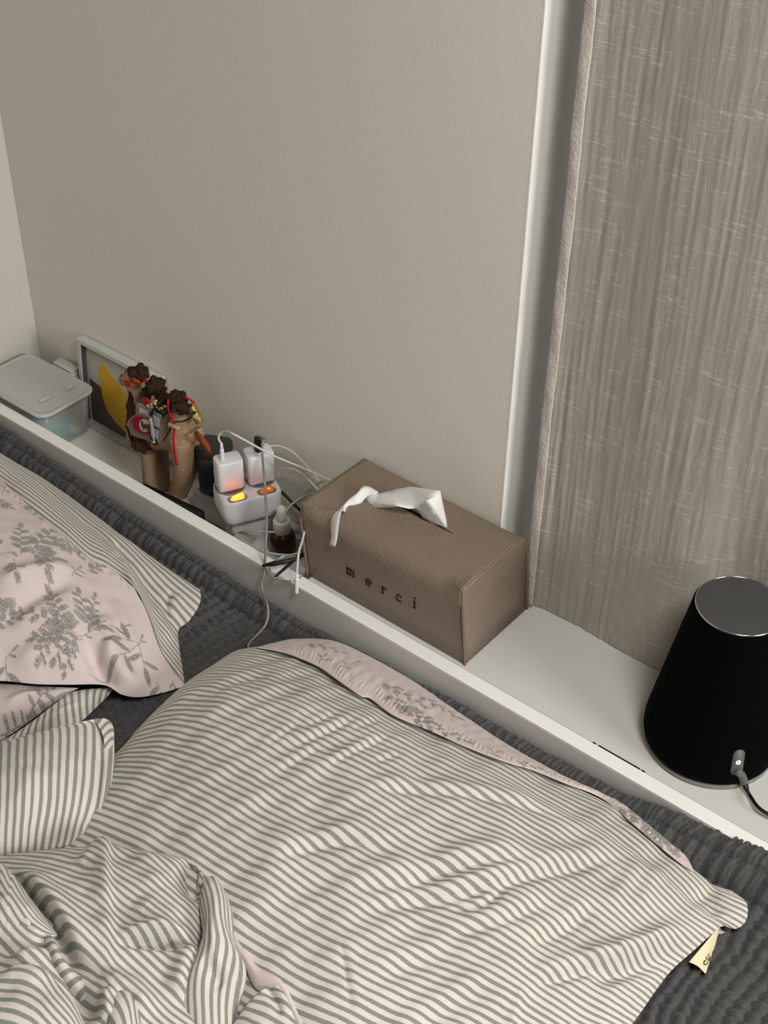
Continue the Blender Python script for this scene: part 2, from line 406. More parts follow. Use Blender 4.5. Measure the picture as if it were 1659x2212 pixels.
def extend(name, G, uv, mat, parent, off=(-.24, .0, 0), n=40, st=2, th=.002):
    """carry a cloth on past the frame, settling down onto the bed"""
    c = G[::st, 0]; k = np.linspace(0, 1, n)[None, ::-1, None]; e = k*k*(3-2*k)
    P = c[:, None]+np.array(off)*k; P[..., 2] = c[:, None, 2]*(1-e[..., 0])+(-.041)*e[..., 0]+.008*np.sin(np.pi*k[..., 0])+.003*fbm(P[..., 0], P[..., 1], 9, 5)*np.sin(np.pi*k[..., 0])
    du = uv[::st, 1]-uv[::st, 0]; du = du/(np.linalg.norm(du, axis=1)[:, None]+1e-9); U = uv[::st, 0][:, None]-du[:, None]*k*np.linalg.norm(off)
    o = mesh(name, P, gridfaces(P.shape[0], n), mat, parent, uv=U, attr=np.zeros(P.shape[:2])); solidify(o, th, -1); return o
class Print:
    """leaf print painted in cloth coordinates"""
    def __init__(s, G, uv): s.uv = G[..., :2]*np.array([1, 1.15]); s.pp = proj(G); s.m = np.zeros(G.shape[:2]); s.G = G
    def at(s, u, v):
        d = (s.pp[..., 0]-u)**2+(s.pp[..., 1]-v)**2; i = np.unravel_index(np.argmin(d), d.shape); return s.uv[i].copy()
    def ell(s, c, d, a, b, val=1.0):
        x = s.uv[..., 0]-c[0]; y = s.uv[..., 1]-c[1]; p = x*d[0]+y*d[1]; q = -x*d[1]+y*d[0]
        e = (p/a)**2+(q/b)**2; s.m = np.maximum(s.m, val*np.clip((1.25-e)/.5, 0, 1))
    def line(s, a, b, w, val=.85):
        d = b-a; l = np.linalg.norm(d)+1e-9; s.ell((a+b)/2, d/l, l/2*1.05, w, val)
    def leaf(s, base, ang, ln, lobed=True):
        d = np.array([math.cos(ang), math.sin(ang)]); n = np.array([-d[1], d[0]])
        s.line(base, base+d*ln, .0006)
        if lobed:
            for k in range(6):
                f = .12+.16*k; wd = ln*.24*(1-.45*abs(f-.4))
                for sd in (-1, 1):
                    dd = d*.6+n*sd*.8; s.ell(base+d*ln*f+n*sd*wd*.6, dd, wd*.78, wd*.27, .95)
        else: s.ell(base+d*ln*.55, d, ln*.5, ln*.15, .9)
    def frond(s, p0, p1, n=7, ln=.016, lobed=True, seed=0):
        r = np.random.RandomState(seed); a, b = s.at(*p0), s.at(*p1); d = b-a; ang = math.atan2(d[1], d[0]); pts = [a+d*f for f in np.linspace(0, 1, 6)]
        for i in range(5): s.line(pts[i], pts[i+1], .0007)
        for k in range(n):
            f = (k+1.2)/(n+1); sd = 1 if k % 2 else -1
            s.leaf(a+d*f, ang+sd*(.85+.3*r.rand()), ln*(1.1-.5*f)*(.8+.4*r.rand()), lobed)
        s.leaf(b, ang, ln*.8, lobed)

# ------------------------------------------------------------------ room
YW, XL, XC = .157, -.957, -.068            # back wall plane, left wall plane, wall corner by the curtain
ZF, ZT = -.78, 2.4
def struct(name, lo, hi, mat, bev=0, parent=None, label=None):
    V, Fc = boxv(lo, hi, bev); o = mesh(name, V, Fc, mat, parent, smooth=False, at=((lo[0]+hi[0])/2, (lo[1]+hi[1])/2, lo[2])); o['kind'] = 'structure'
    if label: o['label'] = label
    return o
struct('floor', (XL-.1, -3.2, ZF-.06), (4.5, .9, ZF), M['floor'])
struct('wall_back', (XL, YW, ZF), (XC, .6, ZT), M['wall'], .0012, label='warm grey papered wall behind the ledge')
struct('trim_1', (XC+.0001, YW-.0003, ZF), (XC+.0022, .6, ZT), M['wret'], label='white papered return of the wall beside the curtain')
struct('wall_light_block', (1.0, .26, ZF), (4.4, .6, ZT), M['wall'])  # unseen wall added to keep window light out of the recess
struct('wall_recess', (XC, .6, ZF), (4.5, .7, ZT), M['wall_w'])
struct('wall_left', (XL-.1, -3.2, ZF), (XL, .6, ZT), M['wall_w'], label='white wall at the far end of the ledge')
wr = struct('wall_right', (4.4, -3.2, ZF), (4.5, -1.7, ZT), M['wall_w'])
struct('wall_right_far', (4.4, .2, ZF), (4.5, .6, ZT), M['wall_w'])
struct('wall_right_sill', (4.4, -1.7, ZF), (4.5, .2, .7), M['wall_w'])
win = struct('window_1', (4.42, -1.7, .7), (4.48, -1.64, ZT), M['white'])
for lo, hi in (((4.42, .14, .7), (4.48, .2, ZT)), ((4.42, -1.64, .7), (4.48, .14, .76)), ((4.42, -1.64, ZT-.06), (4.48, .14, ZT))):
    V, Fc = boxv(lo, hi, .004); mesh('window_frame', V, Fc, M['white'], win, smooth=False)

cl = thing('ceiling_lamp', 'flat square white ceiling lamp above the bed', 'lamp', (.86, -.50, 1.575))
V, Fc = boxv((.59, -.77, 1.577), (1.13, -.23, 1.61), .006); mesh('lamp_housing', V, Fc, M['white'], cl, smooth=False)
V, Fc = boxv((.84, -.52, 1.61), (.88, -.48, ZT), .002); mesh('lamp_stem', V, Fc, M['white'], cl, smooth=False)

# ------------------------------------------------------------------ headboard ledge
hb = thing('headboard', 'long white headboard ledge with an open trough and a closed lid', 'headboard', (-.2, .08, ZF))
XR = 1.25
def hpart(name, lo, hi, bev=.0012, mat=None, label=None):
    V, Fc = boxv(lo, hi, bev); return mesh(name, V, Fc, mat or M['white'], hb, smooth=False, label=label)
hpart('front_panel', (XL+.001, 0, ZF+.001), (XR, .0185, -.0021))
hpart('lit_lip_top', (XL+.001, 0, -.002), (XR, .0185, 0), .0007, M['edge'], 'white top edge, the light on it put into the colour')  # thin lighter band, light on the lip painted in
hpart('trough_floor', (XL+.001, .0187, -.098), (-.2705, YW-.001, -.08), mat=M['edge'])  # lighter colour stands in for light from above
hpart('divider', (-.27, .0187, -.098), (-.252, YW-.001, -.02))
hpart('back_rail', (XL+.001, YW-.012, -.0798), (-.2705, YW-.001, -.07))
lid = hpart('lid', (-.262, .0192, -.018), (XR, .235, -.0003), .0006)
hpart('back_panel', (XC+.002, .236, ZF+.001), (XR, .25, 0))
# dark bars as the shade of the finger slot along the lid
for a, b in (((1280, 1604.5), (1286, 1608)), ((1292, 1611.5), (1381, 1662.5)), ((1385, 1664.5), (1392, 1669))):
    A, B = pz(*a, 0), pz(*b, 0); V, Fc = boxv((A[0], .0178, -.004), (B[0], .0198, .0003)); mesh('finger_slot_shade', V, Fc, M['slot'], hb, smooth=False)

# ------------------------------------------------------------------ mattress with quilted cover
mt = thing('mattress', 'dark charcoal quilted mattress cover with puckered stitching and a rolled border', 'mattress', (-.1, -.5, -.4))
X0, X1, Y0 = -.953, .66, -1.0
nx = int((X1-X0)/.0017); xs = np.linspace(X0, X1, nx)
edge_x = np.array([-.96, -.8, -.56, -.42, -.29, -.15, -.07, .05, .13, .22, .3, .4, .66])
edge_z = np.array([-.004, -.010, -.028, -.038, -.043, -.032, -.025, -.019, -.016, -.010, .004, .012, .014])
bw = lambda x: np.interp(x, [-.95, -.5, -.1, .2, .5], [.034, .035, .036, .046, .052])       # border width
yo = lambda x: np.interp(x, [-.95, .15, .25, .32, .4, .66], [-.0035, -.0035, -.003, .004, .012, .014])
def flatz(x, y): return -.052+.003*fbm(x, y, 2.2, 3)
ys = np.r_[np.linspace(0, .34, 175), np.linspace(.345, 1.0, 70)]                       # distance from the seam
GX = np.repeat(xs[None], len(ys), 0); BW = bw(xs)[None]; GY = yo(xs)[None]-BW-ys[:, None]
ch = .0145; wob = .004*fbm(GX, GY, 5, 21)+.0022*fbm(GX, GY, 16, 22)
cx_ = (GX+wob+.10*(GY+.06)*0)/ch; ci = np.floor(cx_); cf = cx_-ci
rs = np.random.RandomState(5).rand(4000)
pp_ = (GY+.0035*fbm(GX, GY, 12, 24))/.0125+rs[(ci.astype(int)) % 4000]*7; pf = pp_-np.floor(pp_)
amp = .5+.8*rs[((ci*13+np.floor(pp_)*7).astype(int)) % 4000]
H = .0046*np.sqrt(np.clip(np.sin(np.pi*cf), 0, 1))+.0048*amp*np.clip(np.sin(np.pi*pf), 0, 1)**.8*np.sin(np.pi*cf)**.5-.003
sx = np.abs(((GX+.35+.01*np.sin(GY*9)) % .23)-.115)                                     # long quilting seams
H -= .005*np.exp(-(np.abs(sx-.115)/.006)**2)
sy = np.exp(-(ys/.007)**2)[:, None]; GZ = flatz(GX, GY)+H-.004*sy
GZ = GZ+(np.interp(xs, edge_x, edge_z)[None]+.03)*.55*np.exp(-(ys/.05)**2)[:, None]
Q = np.stack([GX, GY, GZ], -1)
mesh('quilted_panel', Q, gridfaces(len(ys), nx)[:, ::-1], M['quilt'], mt)
tb = np.linspace(0, 1, 34); BX = np.repeat(xs[None], 34, 0)
BY = yo(xs)[None]-BW*tb[:, None]; ez = np.interp(xs, edge_x, edge_z)
roll = np.sqrt(np.clip(1-(2*tb-1)**2, 0, 1))**.8
base = (ez-.016)[None]*(1-tb[:, None])+(GZ[0])[None]*tb[:, None]
row = np.where(tb < .5, 0, 1)[:, None]
bxw = BX+.0022*fbm(BX, BY, 30, 31)+row*.0031+(tb[:, None]-.5)*.012
pk = .0066; pi_ = np.floor(bxw/pk); pfb = bxw/pk-pi_; am = .35+1.0*rs[((pi_*3+row*17).astype(int)) % 4000]
BZ = base-.002+.0125*roll[:, None]+.0050*am*np.sqrt(np.sin(np.pi*pfb))*np.clip(roll[:, None]*1.2, 0, 1)-.0060*np.exp(-((tb[:, None]-.5)/.06)**2)+.0016*fbm(BX, BY, 9, 33)
BY = BY+.0016*am*np.sin(np.pi*pfb)*(tb[:, None] < .12)*0
Bq = np.stack([BX, BY, BZ], -1)
sk = Bq[:1].copy(); sk[..., 2] -= .05; sk[..., 1] = np.minimum(sk[..., 1], -.0035)
Bq = np.vstack([sk, Bq]); mesh('border_band', Bq, gridfaces(35, nx)[:, ::-1], M['quilt'], mt, label='rolled puckered border band')
V, Fc = boxv((X0, Y0-.08, -.35), (X1, -.02, -.09), .02); mesh('core', V, Fc, M['quilt'], mt)
bf = thing('bed_base', 'white bed base under the charcoal mattress', 'bed', (-.1, -.5, ZF))
V, Fc = boxv((X0, Y0-.1, ZF+.001), (X1, -.004, -.351), .004); mesh('base_box', V, Fc, M['white'], bf, smooth=False)

# ------------------------------------------------------------------ large striped pillow
pl = thing('pillow', 'large striped pillow with a pink floral flap along its back edge', 'pillow', (.08, -.27, -.05))
nu, nv = 400, 300
top = pxpath([(548, 1402, -.03), (620, 1404, -.028), (700, 1432, -.026), (800, 1486, -.026), (900, 1541, -.026), (1000, 1588, -.026), (1100, 1640, -.028), (1200, 1690, -.03), (1300, 1738, -.03), (1400, 1808, -.028), (1480, 1870, -.020), (1535, 1908, -.014), (1582, 1925, -.012)])
right = pxpath([(1582, 1925, -.012), (1612, 1950, -.014), (1613, 1985, -.018), (1592, 2006, -.022), (1560, 2001, -.022), (1540, 2016, -.024), (1500, 2052, -.028), (1450, 2097, -.032), (1415, 2142, -.034), (1385, 2186, -.034), (1330, 2260, -.034), (1230, 2400, -.034)])
left = pxpath([(548, 1402, -.03), (505, 1409, -.03), (455, 1443, -.03), (395, 1487, -.03), (338, 1540, -.03), (290, 1590, -.032), (255, 1630, -.034)])+[np.array([-.245, -.40, -.036]), np.array([-.235, -.47, -.036]), np.array([-.2, -.54, -.036])]
bottom = [left[-1], np.array([-.05, -.545, -.04]), np.array([.1, -.54, -.04]), np.array([.22, -.50, -.04]), right[-1]]
G = coons(top, bottom, left, right, nu, nv)
S = np.linspace(0, 1, nu)[None]; T = np.linspace(0, 1, nv)[:, None]
uvA = np.stack([S*.66+0*T, T*.50+0*S], -1)
bs = np.clip(1-(1-np.clip(S/.42, 0, 1))**2.2, 0, 1)**.62*np.clip((1-S)/.42, 0, 1)**.6
bs = np.where(S < .5, np.clip(1-(1-np.clip(S/.36, 0, 1))**2, 0, 1)**.6, np.clip(1-(1-np.clip((1-S)/.5, 0, 1))**1.8, 0, 1)**.8)
bt = np.where(T < .5, np.clip(1-(1-np.clip(T/.45, 0, 1))**1.9, 0, 1)**.75, np.clip(1-(1-np.clip((1-T)/.5, 0, 1))**2, 0, 1)**.6)
Hh = .088*bs*bt
fade = np.clip(np.minimum(S, 1-S)/.05, 0, 1)*np.clip(np.minimum(T, 1-T)/.05, 0, 1)
D = .0032*fbm(G[..., 0], G[..., 1], 5, 41)+.0012*fbm(G[..., 0], G[..., 1], 14, 42)+.0011*fbm((G[..., 0]*.5+G[..., 1]*.86)*.35, (G[..., 1]*.5-G[..., 0]*.86), 26, 43)
R = lambda *a, **k: ridge(G, *a, **k)
D += R([(740, 1722), (900, 1716), (1080, 1722), (1240, 1735)], .0032, .011, .007, z=.035, kind='step')
D += R([(560, 1872), (640, 1838), (700, 1822), (780, 1820), (880, 1850)], .0046, .013, .008, z=.045, kind='step')
D += R([(730, 1902), (830, 1895), (920, 1872), (1010, 1850), (1110, 1826), (1210, 1800)], .0060, .015, .009, z=.05, kind='step')
D += R([(735, 1962), (880, 1928), (1020, 1905), (1160, 1852), (1290, 1812), (1390, 1780)], .0064, .015, .009, z=.045, kind='step')
D += R([(960, 1930), (1040, 1925), (1100, 1880)], .004, .008, .005, z=.05, kind='step')
for a, b, am in (((625, 1640), (775, 1558), .003), ((690, 1690), (850, 1588), .0034), ((640, 1596), (735, 1545), .0026), ((795, 1668), (868, 1636), .003), ((560, 1640), (660, 1570), .0022), ((590, 1690), (700, 1630), .0024), ((740, 1600), (830, 1545), .0022)):
    D += R([a, ((a[0]+b[0])/2, (a[1]+b[1])/2+3), b], am*.62, .008, .0055, z=.03, kind='step')
D += R([(1318, 1950), (1360, 1885), (1400, 1822)], .0042, .011, z=.02)
D += R([(1372, 1962), (1405, 1905), (1440, 1850)], .0042, .010, z=.01)
D += R([(1150, 2090), (1250, 2055), (1345, 2022)], .005, .012, .006, z=.03, kind='step')
D += R([(1100, 2195), (1122, 2140), (1140, 2092)], .0026, .005, z=.03)
D += R([(1342, 2000), (1350, 2035), (1352, 2072)], .0024, .0045, z=.02)
D += R([(1255, 2100), (1350, 2068), (1440, 2032), (1556, 1998)], .011, .013, .011, z=.0, kind='step', taper=.2)
D += R([(1300, 2155), (1380, 2105), (1450, 2075), (1520, 2035)], .005, .012, z=-.01)
D += R([(1330, 2195), (1400, 2140), (1450, 2100)], .003, .006, z=-.02, kind='step')
D += R([(655, 1770), (600, 1860), (560, 1950), (548, 2020)], .008, .022, .03, z=.05)
D += R([(740, 2000), (752, 2070), (768, 2152)], .0016, .007, .004, z=.055, kind='step')
D += R([(800, 2060), (905, 2030), (1010, 1990)], .003, .012, z=.055, kind='step')
D += R([(860, 2180), (960, 2120), (1080, 2060)], .0028, .012, z=.05, kind='step')
D += R([(1120, 2010), (1220, 1960), (1300, 1900)], .0035, .012, .008, z=.04, kind='step')
D += R([(960, 1990), (1080, 1960), (1200, 1900)], .003, .010, .007, z=.045, kind='step')
D += R([(430, 1560), (500, 1510), (600, 1475)], .0016, .012, .008, z=0, kind='step')
D += R([(1555, 1995), (1530, 1960), (1500, 1930)], -.006, .012, z=-.02)
Gt = G.copy(); Gt[..., 2] += Hh+D*fade
Gs = G.copy(); Gs[..., 2] += Hh; lv = np.vstack([np.zeros(nu), np.cumsum(np.linalg.norm(np.diff(Gs, axis=0), axis=2), 0)])
ker = np.ones(61)/61; lv = np.stack([np.convolve(np.pad(r_, 30, mode='edge'), ker, 'valid') for r_ in lv])
uvA = np.stack([uvA[..., 0], .45*lv+.55*uvA[..., 1]*1.1], -1)
PIL = Gt
Gb = G.copy(); Gb[..., 2] = np.minimum(G[..., 2], -.036)-.006*np.clip(bs*bt*3, 0, 1)
inner = lambda A: A
Vt = Gt.reshape(-1, 3); Ft = gridfaces(nv, nu)
mesh('striped_cover', Vt, Ft, M['stripeA'], pl, uv=uvA)
st = 8
mesh('underside', Gb[::st, ::st], gridfaces(*Gb[::st, ::st].shape[:2])[:, ::-1], M['floral'], pl, uv=uvA[::st, ::st])
pp_pil = proj(PIL)
def on_pillow(u, v, lift):
    d = (pp_pil[..., 0]-u)**2+(pp_pil[..., 1]-v)**2; i = np.unravel_index(np.argmin(d), d.shape); return PIL[i]+np.array([0, 0, lift])
# pink floral flap
outer = pxpath([(552, 1401, -.027), (600, 1389, -.03), (640, 1382, -.032), (720, 1386, -.032), (800, 1421, -.032), (900, 1478, -.032), (1000, 1545, -.033), (1080, 1600, -.034), (1180, 1660, -.034), (1240, 1694, -.034), (1300, 1722, -.034), (1345, 1742, -.030), (1390, 1776, -.026), (1440, 1818, -.022), (1478, 1848, -.018), (1497, 1882, -.014)])
hem = [on_pillow(u, v, l) for u, v, l in ((556, 1404, .003), (600, 1414, .005), (640, 1428, .006), (690, 1450, .007), (735, 1484, .008), (778, 1515, .008), (800, 1518, .006), (850, 1558, .008), (930, 1590, .008), (1010, 1626, .007), (1090, 1655, .006), (1150, 1672, .006), (1220, 1700, .005), (1300, 1732, .005), (1370, 1788, .004), (1420, 1832, .004), (1468, 1868, .003), (1494, 1884, .002))]
nfu, nfv = 700, 60
Fg = coons(outer, hem, [outer[0], (outer[0]+hem[0])/2, hem[0]], [outer[-1], (outer[-1]+hem[-1])/2, hem[-1]], nfu, nfv)
s = np.linspace(0, 1, nfu)[None]; t = np.linspace(0, 1, nfv)[:, None]
Fg[..., 2] += .006*np.sin(np.pi*t)**.8*np.clip(np.minimum(s, 1-s)/.08, 0, 1)+.0007*fbm(s*.8+0*t, t*.06+0*s, 45, 51)*np.sin(np.pi*np.clip(t*1.05, 0, 1))+.0009*fbm(s*.8, t*.02, 120, 52)*np.exp(-((t-.82)/.1)**2)
uvF = arcuv(Fg); pr = Print(Fg, uvF)
for i, (a, b, n, ln, lob) in enumerate((((655, 1392), (735, 1410), 5, .008, True), ((690, 1432), (700, 1420), 2, .010, False), ((725, 1446), (768, 1432), 3, .010, False), ((820, 1470), (905, 1520), 6, .011, True), ((840, 1500), (870, 1530), 4, .010, True), ((850, 1520), (930, 1560), 7, .012, True), ((900, 1500), (985, 1550), 7, .010, True), ((880, 1545), (1000, 1600), 7, .010, True), ((1050, 1630), (1075, 1625), 3, .008, False), ((1100, 1640), (1160, 1660), 3, .008, True), ((1330, 1745), (1480, 1850), 12, .014, True), ((1380, 1780), (1440, 1830), 6, .014, True))):
    pr.frond(a, b, n, ln*1.5, lob, seed=i)
fl = mesh('floral_flap', Fg, gridfaces(nfv, nfu), M['floral'], pl, uv=uvF, attr=pr.m, label='pink floral inner flap of the pillowcase'); solidify(fl, .0012, 1)
# sewn tag
A, B, Cc = pz(1556, 1998, -.028), pz(1488, 2078, -.03), pz(1524, 2104, -.044)
Dd = pz(1552, 2018, -.04)
g = coons([A, (A+Dd)/2, Dd], [B, (B+Cc)/2+np.array([0, 0, .003]), Cc], [A, (A+B)/2, B], [Dd, (Dd+Cc)/2+np.array([0, 0, -.002]), Cc], 12, 12)
tg = mesh('sewn_tag', g, gridfaces(12, 12), M['tag'], pl, label='cream tag with dark letters'); solidify(tg, .0006, 0)
# lettering on the tag: A A R, read from the pillow corner downwards
def tagpt(u, v): r = pz(u, v, -.0365); return r
tn = np.array([0, 0, 1.])
def tagL(stk):
    parts = []
    for pts in stk:
        for (a, b) in zip(pts[:-1], pts[1:]):
            a, b = np.array(a, float), np.array(b, float); d = (b-a)/np.linalg.norm(b-a); n = np.array([-d[1], d[0]])*.75
            parts.append(prism([a+n, b+n, b-n, a-n], tagpt, .0004, tn))
    return join(*parts)
sc = lambda q: [(1400+x/6.405, 1880+y/6.405) for x, y in q]
for stk in ([sc([(795, 1200), (840, 1245), (808, 1308), (775, 1300), (772, 1270), (802, 1240)]), sc([(788, 1262), (728, 1250)])], [sc([(858, 1278), (838, 1160)]), sc([(852, 1255), (862, 1190)])], [sc([(885, 1185), (898, 1115)])]):
    V, Fc = tagL(stk); mesh('tag_letter', V, Fc, M['ink'], tg, smooth=False)

# ------------------------------------------------------------------ floral pillow at the left
p2 = thing('pillow', 'pink pillow printed with grey leaf sprigs and edged with stripes', 'pillow', (-.5, -.17, -.05))
seam1 = [(-70, 985, .012), (0, 1036, .018), (60, 1092, .022), (130, 1152, .022), (190, 1205, .018), (240, 1228, .014), (290, 1270, .008)]
seam2 = [(290, 1270, .008), (318, 1325, -.004), (345, 1400, -.018), (372, 1445, -.026), (398, 1482, -.032)]
ftop, fright = pxpath(seam1), pxpath(seam2)
fbot = pxpath([(-70, 1478, -.002), (0, 1471, -.002), (80, 1478, -.004), (150, 1479, -.008), (225, 1480, -.014), (262, 1500, -.024), (300, 1506, -.03), (350, 1497, -.033), (398, 1482, -.032)])
fleft = [ftop[0], pz(-70, 1150, .03), pz(-70, 1300, .03), fbot[0]]
nu2, nv2 = 330, 300
G2 = coons(ftop, fbot, fleft, fright, nu2, nv2)
s = np.linspace(0, 1, nu2)[None]; t = np.linspace(0, 1, nv2)[:, None]
G2[..., 2] += .03*np.clip((1-s)/.5, 0, 1)**.7*np.sin(np.pi*t)**.6
R = lambda *a, **k: ridge(G2, *a, **k)
D = .0014*fbm(G2[..., 0], G2[..., 1], 8, 61)+.0008*fbm(G2[..., 0], G2[..., 1], 24, 62)
D += R([(-20, 1370), (40, 1330), (110, 1290), (170, 1255)], -0.0105, .014, z=.03)
D += R([(-10, 1300), (60, 1268), (120, 1250), (190, 1240)], 0.0090, .012, z=.03)
D += R([(20, 1450), (80, 1410), (150, 1400), (200, 1385)], 0.0090, .014, z=.02)
D += R([(60, 1440), (110, 1442), (190, 1436)], -0.0060, .010, z=.02)
D += R([(195, 1405), (215, 1440), (250, 1480)], -0.0180, .009, .013, z=.0)
D += R([(230, 1395), (260, 1440), (300, 1475)], 0.0135, .014, z=.0)
D += R([(215, 1320), (235, 1360), (250, 1400)], 0.0090, .011, z=.02)
D += R([(245, 1290), (275, 1345), (305, 1410)], 0.0060, .008, z=.01)
D += R([(190, 1420), (185, 1360), (200, 1300)], -0.0075, .012, z=.02)
D += R([(60, 1110), (120, 1165), (180, 1215)], 0.0045, .006, z=.03)
gath = fbm(s*.4+0*t, t*.25+0*s, 75, 63)*np.exp(-((t-.06)/.06)**2)*.0014
D += gath
fade = np.clip(np.minimum(s+.2, 1-s)/.06, 0, 1)*np.clip(np.minimum(t, 1-t)/.05, 0, 1)
G2[..., 2] += D*fade
uv2 = arcuv(G2); pr = Print(G2, uv2)
FR = [((0, 1197), (66, 1192), 2, .012, True), ((45, 1200), (45, 1140), 8, .017, True), ((66, 1192), (110, 1150), 6, .022, True), ((66, 1195), (120, 1205), 5, .02, True), ((110, 1160), (165, 1195), 6, .018, True), ((90, 1205), (100, 1225), 4, .02, True), ((30, 1205), (35, 1232), 3, .018, True),
      ((60, 1088), (85, 1118), 3, .016, True), ((5, 1070), (20, 1045), 3, .012, False), ((10, 1095), (0, 1080), 3, .012, True), ((0, 1085), (20, 1095), 3, .012, True), ((185, 1232), (222, 1222), 5, .014, True), ((155, 1245), (170, 1228), 3, .012, False),
      ((170, 1375), (20, 1312), 10, .016, True), ((145, 1368), (110, 1285), 10, .02, True), ((150, 1370), (78, 1378), 7, .018, True), ((120, 1362), (85, 1420), 6, .014, True), ((170, 1375), (220, 1345), 4, .01, False), ((195, 1362), (172, 1282), 8, .016, True), ((198, 1360), (205, 1290), 8, .012, True), ((180, 1380), (120, 1420), 6, .014, True), ((165, 1385), (140, 1450), 5, .012, True),
      ((235, 1350), (270, 1353), 2, .012, False), ((300, 1392), (250, 1368), 2, .03, False), ((300, 1392), (256, 1415), 2, .034, False), ((300, 1395), (312, 1440), 2, .03, False), ((300, 1392), (305, 1380), 1, .012, False), ((12, 1425), (14, 1465), 2, .03, False), ((12, 1422), (25, 1408), 1, .014, False), ((338, 1472), (345, 1492), 1, .024, False), ((372, 1470), (376, 1478), 1, .012, False), ((0, 1290), (20, 1312), 4, .016, True), ((-20, 1345), (55, 1325), 6, .014, True), ((0, 1185), (-30, 1150), 5, .016, True)]
for i, f in enumerate(FR): pr.frond(*f, seed=100+i)
mesh('floral_panel', G2, gridfaces(nv2, nu2), M['floral'], p2, uv=uv2, attr=pr.m, label='pink cotton with grey leaf sprigs')
extend('floral_far_side', G2, uv2, M['floral'], p2)
# striped side of the same pillow
sout = pxpath([(-70, 940, -.03), (0, 984, -.03), (100, 1040, -.03), (200, 1110, -.03), (262, 1158, -.03), (330, 1205, -.03), (395, 1250, -.031), (432, 1274, -.033)])
srt = pxpath([(432, 1274, -.033), (434, 1290, -.034), (428, 1312, -.036), (408, 1342, -.037), (386, 1362, -.037), (388, 1400, -.036), (395, 1445, -.036), (400, 1484, -.035)])
sb = pxpath(seam1+seam2[1:]); sb = [q+np.array([0, 0, -.0015]) for q in sb]
nu3, nv3 = 300, 120
G3 = coons(sout, sb, [sout[0], (sout[0]+sb[0])/2+np.array([0, 0, .008]), sb[0]], srt, nu3, nv3)
s = np.linspace(0, 1, nu3)[None]; t = np.linspace(0, 1, nv3)[:, None]
G3[..., 2] += .016*np.sin(np.pi*t)**.7*np.clip((1-s)/.25, 0, 1)**.5
R = lambda *a, **k: ridge(G3, *a, **k)
D = .0012*fbm(G3[..., 0], G3[..., 1], 11, 71)+R([(275, 1215), (255, 1190), (235, 1165)], .004, .008, z=.0, kind='step')+R([(260, 1215), (282, 1245), (285, 1285)], .005, .008, z=.0)+R([(380, 1265), (365, 1300), (372, 1350)], .008, .010, .006, z=-.02, kind='step')*.4+R([(340, 1300), (352, 1340), (378, 1385)], .005, .009, z=-.02)
G3[..., 2] += D*np.clip(np.minimum(t, 1-t)/.08, 0, 1)*np.clip((1-s)/.04, 0, 1)
ld = np.linalg.norm(G3[1:]-G3[:-1], axis=2); vv = np.vstack([np.zeros(nu3), np.cumsum(ld, 0)])
ker = np.ones(41)/41; vv = np.stack([np.convolve(np.pad(r, 20, mode='edge'), ker, 'valid') for r in vv])
uv3 = np.stack([arcuv(G3)[..., 0], vv], -1)
extend('striped_far_side', G3, uv3, M['stripeC'], p2)
so = mesh('striped_side', G3, gridfaces(nv3, nu3), M['stripeC'], p2, uv=uv3, label='grey and cream striped side'); solidify(so, .0014, -1)

# ------------------------------------------------------------------ reversible duvet heaped at the bottom left
dv = thing('duvet', 'rumpled duvet, striped on one side, heaped at the lower left of the bed', 'duvet', (-.25, -.5, -.05))
def sheet(name, top, right, bottom, left, nu, nv, mat, bulge=.01, folds=(), seed=1, uvrot=0, noise=.0014, print_=None, label=None, th=.002, vscale=1.0, usearc=False, pw=.6):
    G = coons(pxpath(top), pxpath(bottom), pxpath(left), pxpath(right), nu, nv)
    s = np.linspace(0, 1, nu)[None]; t = np.linspace(0, 1, nv)[:, None]
    G[..., 2] += bulge*np.sin(np.pi*s)**pw*np.sin(np.pi*t)**pw
    D = noise*fbm(G[..., 0], G[..., 1], 8, seed)+.5*noise*fbm(G[..., 0], G[..., 1], 22, seed+1)
    for f in folds: D = D+ridge(G, f[0], *f[1:3], f[3] if len(f) > 3 else None, z=f[4] if len(f) > 4 else .03, kind=f[5] if len(f) > 5 else 'ridge')
    G[..., 2] += D*np.clip(np.minimum(s, 1-s)/.04, 0, 1)*np.clip(np.minimum(t, 1-t)/.04, 0, 1)
    uv = arcuv(G)
    if not usearc:
        w = uv[:, -1, 0].mean(); h = uv[-1, :, 1].mean(); uv = np.stack([s*w+0*t, t*h+0*s], -1)
    c, sn = math.cos(uvrot), math.sin(uvrot); uv = np.stack([uv[..., 0]*c-uv[..., 1]*sn, uv[..., 0]*sn+uv[..., 1]*c], -1)
    pr = None
    if print_:
        p = Print(G, uv)
        for i, f in enumerate(print_): p.frond(*f, seed=seed*10+i)
        pr = p.m
    o = mesh(name, G, gridfaces(nv, nu), mat, dv, uv=uv, attr=pr, label=label); solidify(o, th, -1)
    if left[0][0] < -30: extend('far_fold', G, uv, mat, dv)
    return o
